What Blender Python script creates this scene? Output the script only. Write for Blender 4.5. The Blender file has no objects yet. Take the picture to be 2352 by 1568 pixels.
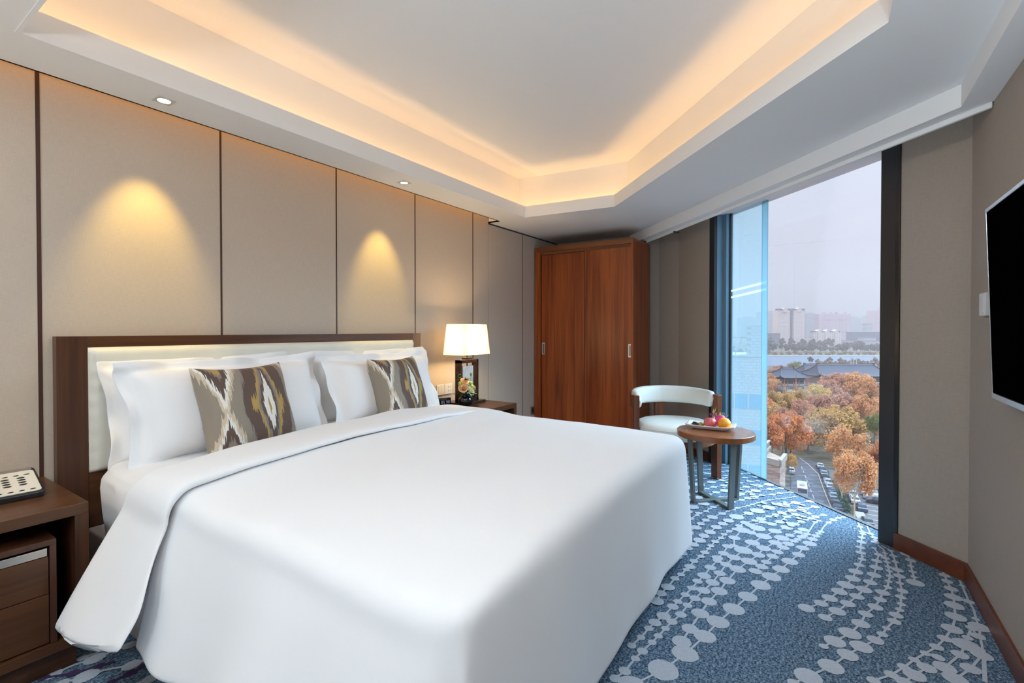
import bpy, bmesh, math, random
from mathutils import Vector, Matrix, geometry, noise
C = bpy.context.scene.collection
PI = math.pi
R = math.radians
scene = bpy.context.scene

# ------------------------------------------------------------------ helpers
class MB:
    """collects shapes and links them as one mesh object"""
    def __init__(s):
        s.v = []; s.f = []; s.m = []; s.uv = {}
    def add(s, vs, fs, mi=0, uvs=None):
        b = len(s.v)
        s.v += [tuple(p) for p in vs]
        for i, f in enumerate(fs):
            if uvs: s.uv[len(s.f)] = [uvs[k] for k in f]
            s.f.append([b + k for k in f]); s.m.append(mi)
        return s
    def box(s, x0, x1, y0, y1, z0, z1, mi=0, T=None):
        vs = [Vector((x, y, z)) for z in (z0, z1) for y in (y0, y1) for x in (x0, x1)]
        if T is not None: vs = [T @ p for p in vs]
        return s.add(vs, [(0, 2, 3, 1), (4, 5, 7, 6), (0, 1, 5, 4), (2, 6, 7, 3), (0, 4, 6, 2), (1, 3, 7, 5)], mi)
    def prism(s, poly, z0, z1, mi=0):
        a = sum(poly[i][0] * poly[(i + 1) % len(poly)][1] - poly[(i + 1) % len(poly)][0] * poly[i][1] for i in range(len(poly)))
        if a < 0: poly = poly[::-1]
        n = len(poly)
        vs = [(p[0], p[1], z0) for p in poly] + [(p[0], p[1], z1) for p in poly]
        fs = [tuple(range(n))[::-1], tuple(range(n, 2 * n))] + [(i, (i + 1) % n, n + (i + 1) % n, n + i) for i in range(n)]
        return s.add(vs, fs, mi)
    def ring(s, a, b, z0, z1, mi=0):
        """vertical-sided ring between two same-length polygons a (inner) and b (outer)"""
        n = len(a)
        vs = [(p[0], p[1], z0) for p in a] + [(p[0], p[1], z1) for p in a] + [(p[0], p[1], z0) for p in b] + [(p[0], p[1], z1) for p in b]
        fs = []
        for i in range(n):
            j = (i + 1) % n
            fs += [(i, n + i, n + j, j), (2 * n + i, 2 * n + j, 3 * n + j, 3 * n + i), (n + i, 3 * n + i, 3 * n + j, n + j), (i, j, 2 * n + j, 2 * n + i)]
        return s.add(vs, fs, mi)
    def plate(s, outer, holes, z0, z1, mi=0):
        loops = [outer] + holes
        tri = geometry.tessellate_polygon([[Vector((p[0], p[1], 0)) for p in l] for l in loops])
        flat = [p for l in loops for p in l]
        n = len(flat)
        vs = [(p[0], p[1], z0) for p in flat] + [(p[0], p[1], z1) for p in flat]
        fs = [t for t in tri] + [tuple(k + n for k in t) for t in tri]
        b = 0
        for l in loops:
            for i in range(len(l)):
                j = (i + 1) % len(l)
                fs.append((b + i, b + j, n + b + j, n + b + i))
            b += len(l)
        return s.add(vs, fs, mi)
    def grid(s, nu, nv, fn, mi=0, wrap=False, uv=False, flip=False):
        vs = []; uvs = []
        for j in range(nv + 1):
            for i in range(nu if wrap else nu + 1):
                vs.append(fn(i / nu, j / nv)); uvs.append((i / nu, j / nv))
        w = nu if wrap else nu + 1
        fs = []
        for j in range(nv):
            for i in range(nu):
                k = (i + 1) % w if wrap else i + 1
                q = (j * w + i, j * w + k, (j + 1) * w + k, (j + 1) * w + i)
                fs.append(q[::-1] if flip else q)
        return s.add(vs, fs, mi, uvs if uv else None)
    def tube(s, pts, r, n=8, mi=0, cap=True):
        pts = [Vector(p) for p in pts]
        rs = r if isinstance(r, (list, tuple)) else [r] * len(pts)
        vs = []; prev = None
        for i, p in enumerate(pts):
            t = (pts[min(i + 1, len(pts) - 1)] - pts[max(i - 1, 0)])
            if t.length < 1e-9: t = Vector((0, 0, 1))
            t.normalize()
            if prev is None:
                a = t.cross(Vector((0, 0, 1)))
                if a.length < .05: a = t.cross(Vector((1, 0, 0)))
            else:
                a = prev - t * prev.dot(t)
            a.normalize(); prev = a; b = t.cross(a)
            for k in range(n):
                an = 2 * PI * k / n
                vs.append(p + (a * math.cos(an) + b * math.sin(an)) * rs[i])
        fs = [(i * n + k, i * n + (k + 1) % n, (i + 1) * n + (k + 1) % n, (i + 1) * n + k) for i in range(len(pts) - 1) for k in range(n)]
        if cap: fs += [tuple(range(n))[::-1], tuple(range((len(pts) - 1) * n, len(pts) * n))]
        return s.add(vs, fs, mi)
    def lathe(s, prof, c=(0, 0, 0), n=24, mi=0):
        vs = []
        for r, z in prof:
            for k in range(n):
                a = 2 * PI * k / n
                vs.append((c[0] + r * math.cos(a), c[1] + r * math.sin(a), c[2] + z))
        fs = [(i * n + k, i * n + (k + 1) % n, (i + 1) * n + (k + 1) % n, (i + 1) * n + k) for i in range(len(prof) - 1) for k in range(n)]
        if prof[0][0] > 1e-6: fs.append(tuple(range(n))[::-1])
        if prof[-1][0] > 1e-6: fs.append(tuple(range((len(prof) - 1) * n, len(prof) * n)))
        return s.add(vs, fs, mi)
    def ball(s, c, r, n=16, mi=0, fn=None, T=None):
        rx, ry, rz = r if isinstance(r, (tuple, list)) else (r, r, r)
        c = Vector(c); m = n // 2
        vs = []
        for j in range(m + 1):
            th = PI * j / m
            for k in range(n):
                ph = 2 * PI * k / n
                d = Vector((math.sin(th) * math.cos(ph), math.sin(th) * math.sin(ph), math.cos(th)))
                q = fn(d) if fn else 1
                p = Vector((d.x * rx * q, d.y * ry * q, d.z * rz * q))
                if T is not None: p = T @ p
                vs.append(c + p)
        fs = [(j * n + k, (j + 1) * n + k, (j + 1) * n + (k + 1) % n, j * n + (k + 1) % n) for j in range(m) for k in range(n)]
        return s.add(vs, fs, mi)
    def build(s, name, mats, parent=None, smooth=False, bevel=0, org=(0, 0, 0), weld=False, seg=2, sub=0):
        me = bpy.data.meshes.new(name)
        me.from_pydata([(p[0] - org[0], p[1] - org[1], p[2] - org[2]) for p in s.v], [], s.f)
        for m in (mats if isinstance(mats, (list, tuple)) else [mats]): me.materials.append(m)
        me.polygons.foreach_set('material_index', s.m)
        if s.uv:
            uvl = me.uv_layers.new(name='UVMap')
            for p in me.polygons:
                l = s.uv.get(p.index)
                if l:
                    for k, li in enumerate(p.loop_indices): uvl.data[li].uv = l[k]
        if weld:
            bm = bmesh.new(); bm.from_mesh(me)
            bmesh.ops.remove_doubles(bm, verts=bm.verts, dist=1e-5)
            bmesh.ops.recalc_face_normals(bm, faces=bm.faces)
            bm.to_mesh(me); bm.free()
        if smooth: me.polygons.foreach_set('use_smooth', [True] * len(me.polygons))
        me.update()
        o = bpy.data.objects.new(name, me)
        C.objects.link(o)
        if parent: o.parent = parent
        else: o.location = org
        if bevel:
            md = o.modifiers.new('soft_edges', 'BEVEL'); md.width = bevel; md.segments = seg; md.limit_method = 'ANGLE'; md.angle_limit = R(40)
        if sub:
            md = o.modifiers.new('smooth', 'SUBSURF'); md.levels = sub; md.render_levels = sub
        return o

def tag(o, label=None, cat=None, group=None, kind=None):
    if label: o['label'] = label
    if cat: o['category'] = cat
    if group: o['group'] = group
    if kind: o['kind'] = kind
    return o
def thing(name, label, cat, loc=(0, 0, 0), rz=0, group=None):
    o = bpy.data.objects.new(name, None); C.objects.link(o)
    o.location = loc; o.rotation_euler = (0, 0, rz); o.empty_display_size = .1
    return tag(o, label, cat, group)
def struct(o): o['kind'] = 'structure'; return o
def dup(o, loc=None, rz=None, label=None, group=None, scale=None, parent=None):
    c = o.copy(); C.objects.link(c)
    if parent: c.parent = parent
    if loc is not None: c.location = loc
    if rz is not None: c.rotation_euler = (0, 0, rz)
    if scale is not None: c.scale = scale if isinstance(scale, tuple) else (scale,) * 3
    if label: c['label'] = label
    if group: c['group'] = group
    for ch in list(o.children): dup(ch, parent=c)
    return c
def place(o, loc, rz=0, scale=1, label=None, group=None):
    o.location = loc; o.rotation_euler = (0, 0, rz); o.scale = (scale,) * 3
    if label: o['label'] = label
    if group: o['group'] = group
    return o
def sm(t): t = max(0, min(1, t)); return t * t * (3 - 2 * t)
def nz(x, y=0, z=0): return noise.noise(Vector((x, y, z)))

# ------------------------------------------------------------------ materials
class G:
    """node graph shorthand"""
    def __init__(s, name):
        s.mat = bpy.data.materials.new(name); s.mat.use_nodes = True
        s.t = s.mat.node_tree; s.n = s.t.nodes
        for x in list(s.n): s.n.remove(x)
        s.out = s.n.new('ShaderNodeOutputMaterial')
    def node(s, typ, **kw):
        x = s.n.new(typ)
        for k, v in kw.items():
            if k == 'inp':
                for a, b in v.items(): s.set(x, a, b)
            else: setattr(x, k, v)
        return x
    def set(s, x, a, b):
        if isinstance(b, bpy.types.NodeSocket): s.t.links.new(b, x.inputs[a])
        else: x.inputs[a].default_value = b
    def math(s, op, a, b=0.0, c=None):
        x = s.n.new('ShaderNodeMath'); x.operation = op
        s.set(x, 0, a); s.set(x, 1, b)
        if c is not None: s.set(x, 2, c)
        return x.outputs[0]
    def coord(s, kind='Object', scale=(1, 1, 1), rot=(0, 0, 0)):
        tc = s.n.new('ShaderNodeTexCoord'); mp = s.n.new('ShaderNodeMapping')
        s.t.links.new(tc.outputs[kind], mp.inputs[0])
        mp.inputs['Scale'].default_value = scale; mp.inputs['Rotation'].default_value = rot
        return mp.outputs[0]
    def noise(s, vec, scale=5, detail=3, rough=.5, dist=0):
        x = s.node('ShaderNodeTexNoise', inp={'Vector': vec, 'Scale': scale, 'Detail': detail, 'Roughness': rough, 'Distortion': dist})
        return x.outputs['Fac']
    def ramp(s, fac, stops, const=False):
        x = s.n.new('ShaderNodeValToRGB'); s.t.links.new(fac, x.inputs[0])
        cr = x.color_ramp
        cr.interpolation = 'CONSTANT' if const else 'LINEAR'
        while len(cr.elements) < len(stops): cr.elements.new(.5)
        for e, (p, c) in zip(cr.elements, stops):
            e.position = p; e.color = (*c, 1) if len(c) == 3 else c
        return x.outputs[0]
    def mix(s, fac, a, b, typ='MIX'):
        x = s.n.new('ShaderNodeMix'); x.data_type = 'RGBA'; x.blend_type = typ
        s.set(x, 0, fac); s.set(x, 6, a if isinstance(a, bpy.types.NodeSocket) else (*a, 1)); s.set(x, 7, b if isinstance(b, bpy.types.NodeSocket) else (*b, 1))
        return x.outputs[2]
    def bump(s, h, strength=.2, dist=.01):
        return s.node('ShaderNodeBump', inp={'Height': h, 'Strength': strength, 'Distance': dist}).outputs[0]
    def bsdf(s, col, rough=.5, metal=0, spec=.5, normal=None, **kw):
        x = s.n.new('ShaderNodeBsdfPrincipled')
        s.set(x, 'Base Color', col if isinstance(col, bpy.types.NodeSocket) else (*col, 1))
        s.set(x, 'Roughness', rough); s.set(x, 'Metallic', metal); s.set(x, 'Specular IOR Level', spec)
        if normal is not None: s.set(x, 'Normal', normal)
        for k, v in kw.items(): s.set(x, k.replace('_', ' '), v)
        s.t.links.new(x.outputs[0], s.out.inputs[0])
        return x

def plain(name, col, rough=.5, metal=0, spec=.5, noise_amt=0.0, scale=30):
    g = G(name)
    c = col
    if noise_amt:
        f = g.noise(g.coord(), scale, 3)
        c = g.ramp(f, [(.3, tuple(x * (1 - noise_amt) for x in col)), (.7, tuple(min(1, x * (1 + noise_amt)) for x in col))])
    g.bsdf(c, rough, metal, spec)
    return g.mat
def emit(name, col, st):
    g = G(name)
    x = g.node('ShaderNodeEmission', inp={'Color': (*col, 1), 'Strength': st})
    g.t.links.new(x.outputs[0], g.out.inputs[0])
    return g.mat
def wood(name, dark, light, axis=2, rough=.32, fig=1.0):
    g = G(name)
    sc = [22, 22, 22]; sc[axis] = .8
    v = g.coord('Object', tuple(sc))
    n1 = g.noise(v, 1.0, 4, .55, .6)
    sc2 = [130, 130, 130]; sc2[axis] = 3
    n2 = g.noise(g.coord('Object', tuple(sc2)), 1.0, 2)
    sc3 = [5, 5, 5]; sc3[axis] = .35
    n3 = g.noise(g.coord('Object', tuple(sc3)), 1.0, 2)
    f = g.math('ADD', g.math('MULTIPLY', n1, .55), g.math('ADD', g.math('MULTIPLY', n2, .18), g.math('MULTIPLY', n3, .3)))
    c = g.ramp(f, [(.38, dark), (.52, tuple((a + b) / 2 for a, b in zip(dark, light))), (.66, light)])
    g.bsdf(c, rough, 0, .45, g.bump(n2, .05, .002))
    return g.mat
M = {}
def fabric_wall(name, col):
    g = G(name)
    a = g.noise(g.coord('Object', (900, 900, 25)), 1, 2)
    b = g.noise(g.coord('Object', (40, 40, 700)), 1, 2)
    h = g.math('ADD', a, b)
    c = g.ramp(g.math('MULTIPLY', h, .5), [(.35, tuple(x * .90 for x in col)), (.65, tuple(x * 1.08 for x in col))])
    g.bsdf(c, .75, 0, .25, g.bump(h, .08, .002))
    return g.mat
M['wall_fabric'] = fabric_wall('beige_wall_fabric', (.55, .465, .38))
M['wall_paper'] = fabric_wall('taupe_wall_covering', (.37, .315, .265))
M['paint'] = plain('white_ceiling_paint', (.87, .865, .855), .8, 0, .2)
M['walnut'] = wood('walnut_veneer', (.048, .017, .008), (.112, .043, .019), 2)
M['walnut_x'] = wood('walnut_veneer_sideways', (.055, .019, .0065), (.125, .048, .016), 0)
M['steel'] = plain('brushed_pale_steel', (.80, .79, .76), .35, .8)
M['walnut_y'] = wood('walnut_veneer_deep', (.075, .028, .012), (.165, .068, .030), 1)
M['cherry'] = wood('red_brown_veneer', (.17, .031, .007), (.44, .108, .024), 2, .3)
M['cherry_x'] = wood('red_brown_veneer_sideways', (.17, .055, .017), (.30, .105, .036), 0, .25)
M['cherry_y'] = wood('red_brown_veneer_deep', (.15, .046, .014), (.29, .098, .033), 1, .3)
M['chair_wood'] = wood('red_walnut_chair_wood', (.085, .026, .010), (.19, .066, .027), 2, .3)
M['board'] = wood('baseboard_wood', (.085, .022, .008), (.16, .042, .015), 0, .35)
M['groove'] = plain('bronze_groove', (.085, .036, .018), .4, .2)
M['dark_groove'] = plain('dark_wood_groove', (.05, .016, .008), .4)
M['black'] = plain('black_plastic', (.012, .012, .014), .3)
M['gloss_black'] = plain('glossy_black_glaze', (.008, .008, .010), .08, 0, .6)
g = G('matte_black_screen'); g.t.links.new(g.node('ShaderNodeBsdfDiffuse', inp={'Color': (.001, .001, .001, 1)}).outputs[0], g.out.inputs[0]); M['screen'] = g.mat
M['silver'] = plain('silver_trim', (.72, .75, .78), .25, .9)
M['nickel'] = plain('satin_nickel', (.55, .52, .47), .32, 1)
M['gunmetal'] = plain('bronze_grey_metal', (.20, .225, .215), .38, .65)
M['bronze'] = plain('dark_bronze_metal', (.070, .040, .026), .28, .5)
M['frame_dark'] = plain('black_window_frame', (.018, .019, .022), .45)
M['frame_blue'] = plain('blue_grey_jamb', (.17, .29, .38), .35, .15)
M['ivory'] = plain('ivory_plastic', (.72, .68, .58), .4)
M['white_plastic'] = plain('white_plastic', (.72, .72, .72), .4)
M['china'] = plain('white_china', (.86, .86, .88), .15)
def linen(name, col, wr=.25, scale=9):
    g = G(name)
    v = g.coord('Object')
    n1 = g.noise(v, scale, 3, .5, .4)
    n2 = g.noise(g.coord('Object', (500, 500, 500)), 1, 2)
    h = g.math('ADD', g.math('MULTIPLY', n1, 1.0), g.math('MULTIPLY', n2, .02))
    g.bsdf(col, .85, 0, .15, g.bump(h, wr, .012), Sheen_Weight=.15)
    return g.mat
M['linen'] = linen('white_cotton_sateen', (.86, .855, .86), .16, 5)
M['pillow'] = linen('white_pillow_cotton', (.86, .86, .87), .30, 9)
M['sheet'] = linen('white_sheet', (.84, .83, .82), .3, 7)
M['skirt'] = plain('grey_white_bed_skirt', (.58, .58, .60), .85, 0, .1)
def leather(name, col):
    g = G(name)
    n = g.node('ShaderNodeTexVoronoi', inp={'Vector': g.coord(), 'Scale': 260}).outputs[0]
    n1 = g.noise(g.coord(), 6, 2)
    c = g.ramp(n1, [(.3, tuple(x * .95 for x in col)), (.7, col)])
    g.bsdf(c, .42, 0, .4, g.bump(n, .06, .002))
    return g.mat
M['leather'] = leather('cream_leather', (.76, .745, .66))
M['chair_leather'] = leather('ivory_leather', (.74, .73, .67))
# carpet: heathered pile
def carpet(name, stops, sc):
    g = G(name)
    a = g.noise(g.coord('Object', (1, 1, 1)), sc, 2, .6)
    b = g.noise(g.coord('Object', (1, 1.8, 1)), sc * .35, 2, .6)
    f = g.math('ADD', g.math('MULTIPLY', a, .65), g.math('MULTIPLY', b, .35))
    g.bsdf(g.ramp(f, stops), .95, 0, .05, g.bump(a, .5, .006))
    return g.mat
M['carpet'] = carpet('slate_blue_carpet', [(.38, (.028, .050, .080)), (.50, (.105, .165, .235)), (.62, (.27, .36, .46))], 130)
M['bead'] = carpet('pale_grey_carpet_beads', [(.3, (.40, .44, .51)), (.7, (.58, .62, .68))], 260)
M['plum'] = carpet('plum_carpet_beads', [(.3, (.045, .025, .075)), (.7, (.10, .06, .14))], 260)

def ikat():
    g = G('woven_ikat_cloth')
    tc = g.n.new('ShaderNodeTexCoord'); sp = g.n.new('ShaderNodeSeparateXYZ'); g.t.links.new(tc.outputs['UV'], sp.inputs[0])
    u, v = sp.outputs[0], sp.outputs[1]
    cb = g.n.new('ShaderNodeCombineXYZ'); g.set(cb, 0, g.math('MULTIPLY', u, 70)); g.set(cb, 1, g.math('MULTIPLY', v, 3))
    j1 = g.math('SUBTRACT', g.noise(cb.outputs[0], 1, 2), .5)
    cb2 = g.n.new('ShaderNodeCombineXYZ'); g.set(cb2, 0, g.math('MULTIPLY', u, 9)); g.set(cb2, 1, g.math('MULTIPLY', v, 6))
    j2 = g.math('SUBTRACT', g.noise(cb2.outputs[0], 1, 2), .5)
    vj = g.math('ADD', v, g.math('ADD', g.math('MULTIPLY', j1, .36), g.math('MULTIPLY', j2, .06)))
    uj = g.math('ADD', u, g.math('MULTIPLY', j2, .035))
    dv = g.math('ABSOLUTE', g.math('SUBTRACT', vj, .5))
    du = g.math('ABSOLUTE', g.math('SUBTRACT', uj, .63))
    d = g.math('ADD', du, g.math('MULTIPLY', dv, .21))
    tau, brn, gold, wh, mau, cr = (.285, .24, .19), (.115, .074, .058), (.42, .28, .085), (.78, .76, .70), (.24, .205, .185), (.60, .49, .36)
    c1 = g.ramp(d, [(0, gold), (.018, wh), (.068, brn), (.098, mau), (.122, gold), (.155, brn), (.285, mau), (.30, tau)], True)
    # gold flecks beside the diamond
    df = g.math('ADD', g.math('ABSOLUTE', g.math('SUBTRACT', du, .165)), g.math('MULTIPLY', dv, .30))
    c1 = g.mix(g.math('LESS_THAN', df, .036), c1, gold)
    dv2 = g.math('SUBTRACT', .5, dv)
    d2a = g.math('ABSOLUTE', g.math('SUBTRACT', uj, .17)); d2b = g.math('ABSOLUTE', g.math('SUBTRACT', uj, 1.09))
    d2 = g.math('ADD', g.math('MINIMUM', d2a, d2b), g.math('MULTIPLY', dv2, .36))
    c2 = g.ramp(d2, [(0, gold), (.055, mau), (.075, brn), (.135, wh), (.165, cr), (.205, tau)], True)
    c = g.mix(g.math('LESS_THAN', d2, .205), c1, c2)
    wv = g.noise(g.coord('UV', (300, 500, 1)), 1, 2)
    c = g.mix(.22, c, g.ramp(wv, [(.3, (.05, .05, .05)), (.7, (.9, .9, .9))]), 'SOFT_LIGHT')
    g.bsdf(c, .6, 0, .25, g.bump(wv, .12, .003), Sheen_Weight=.1)
    return g.mat
M['ikat'] = ikat()
def shade():
    g = G('cream_lamp_shade_fabric')
    a = g.node('ShaderNodeBsdfDiffuse', inp={'Color': (.9, .84, .70, 1)})
    b = g.node('ShaderNodeBsdfTranslucent', inp={'Color': (.95, .86, .66, 1)})
    m = g.node('ShaderNodeMixShader', inp={0: .42})
    g.t.links.new(a.outputs[0], m.inputs[1]); g.t.links.new(b.outputs[0], m.inputs[2]); g.t.links.new(m.outputs[0], g.out.inputs[0])
    return g.mat
M['shade'] = shade()
def marble():
    g = G('white_marble_slab')
    n = g.noise(g.coord('Object', (30, 30, 8)), 1, 4, .6, 1.5)
    g.bsdf(g.ramp(n, [(.3, (.55, .53, .50)), (.6, (.80, .79, .77))]), .3)
    return g.mat
M['marble'] = marble()
def glass(name, tint, trans, refl=.9):
    g = G(name)
    tr = g.node('ShaderNodeBsdfTransparent', inp={'Color': (*tint, 1)})
    gl = g.node('ShaderNodeBsdfGlossy', inp={'Color': (.9, .95, 1, 1), 'Roughness': .01})
    fr = g.node('ShaderNodeFresnel', inp={'IOR': 1.35})
    f = g.math('MULTIPLY', fr.outputs[0], refl)
    m = g.node('ShaderNodeMixShader', inp={0: f})
    g.t.links.new(tr.outputs[0], m.inputs[1]); g.t.links.new(gl.outputs[0], m.inputs[2])
    last = m
    if trans < 1:
        df = g.node('ShaderNodeBsdfTranslucent', inp={'Color': (.60, .74, .82, 1)})
        df2 = g.node('ShaderNodeBsdfDiffuse', inp={'Color': (.38, .58, .68, 1)})
        m3 = g.node('ShaderNodeMixShader', inp={0: .25})
        g.t.links.new(df.outputs[0], m3.inputs[1]); g.t.links.new(df2.outputs[0], m3.inputs[2])
        m2 = g.node('ShaderNodeMixShader', inp={0: trans})
        g.t.links.new(m3.outputs[0], m2.inputs[1]); g.t.links.new(m.outputs[0], m2.inputs[2])
        last = m2
    g.t.links.new(last.outputs[0], g.out.inputs[0])
    return g.mat
def stripe_mat(name):
    g = G(name); a = g.node('ShaderNodeBsdfTranslucent', inp={'Color': (.95, 1, 1, 1)}); b = g.node('ShaderNodeBsdfTransparent', inp={'Color': (1, 1, 1, 1)}); m = g.node('ShaderNodeMixShader', inp={0: .45})
    g.t.links.new(a.outputs[0], m.inputs[1]); g.t.links.new(b.outputs[0], m.inputs[2]); g.t.links.new(m.outputs[0], g.out.inputs[0])
    return g.mat
M['glass'] = glass('clear_window_glass', (.97, .985, 1.0), 1, .12)
M['blue_glass'] = glass('blue_tinted_glass', (.84, .96, 1.0), .89, .3)
M['glass_edge'] = glass('pale_blue_glass_edge', (.42, .66, .74), .62, .4)
LED_W = .88; LED_TILT = .0; FILL_LEFT_W = 76; FILL_TV_W = 32; DAY_W = 14; SLOT_W = 3.2; DL_W = 30
CEIL = [(-.5, .3), (-.5, 1.5), (-.5, 2.5), (-1.5, 1.0), (.8, -.3)]; FILL_W = 43; FILL_C = (.77, .90, 1); FILL_D = (.45, 0, -1)
SKY = [(0.0, (.52, .44, .50)), (.03, (.60, .50, .56)), (.12, (.64, .58, .66)), (.265, (.70, .71, .81)), (.36, (3.6, 4.6, 6.0)), (1.0, (4.6, 6.0, 7.8))]; SKY_S = 1.0; SUN_W = 1.1
BULB_E = 12; BULB_W = 21; HAZE_C = (1, .795, .75, 1); HAZE_D = .00021; HAZE_A = .00030; EXPO = 0.20
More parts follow.
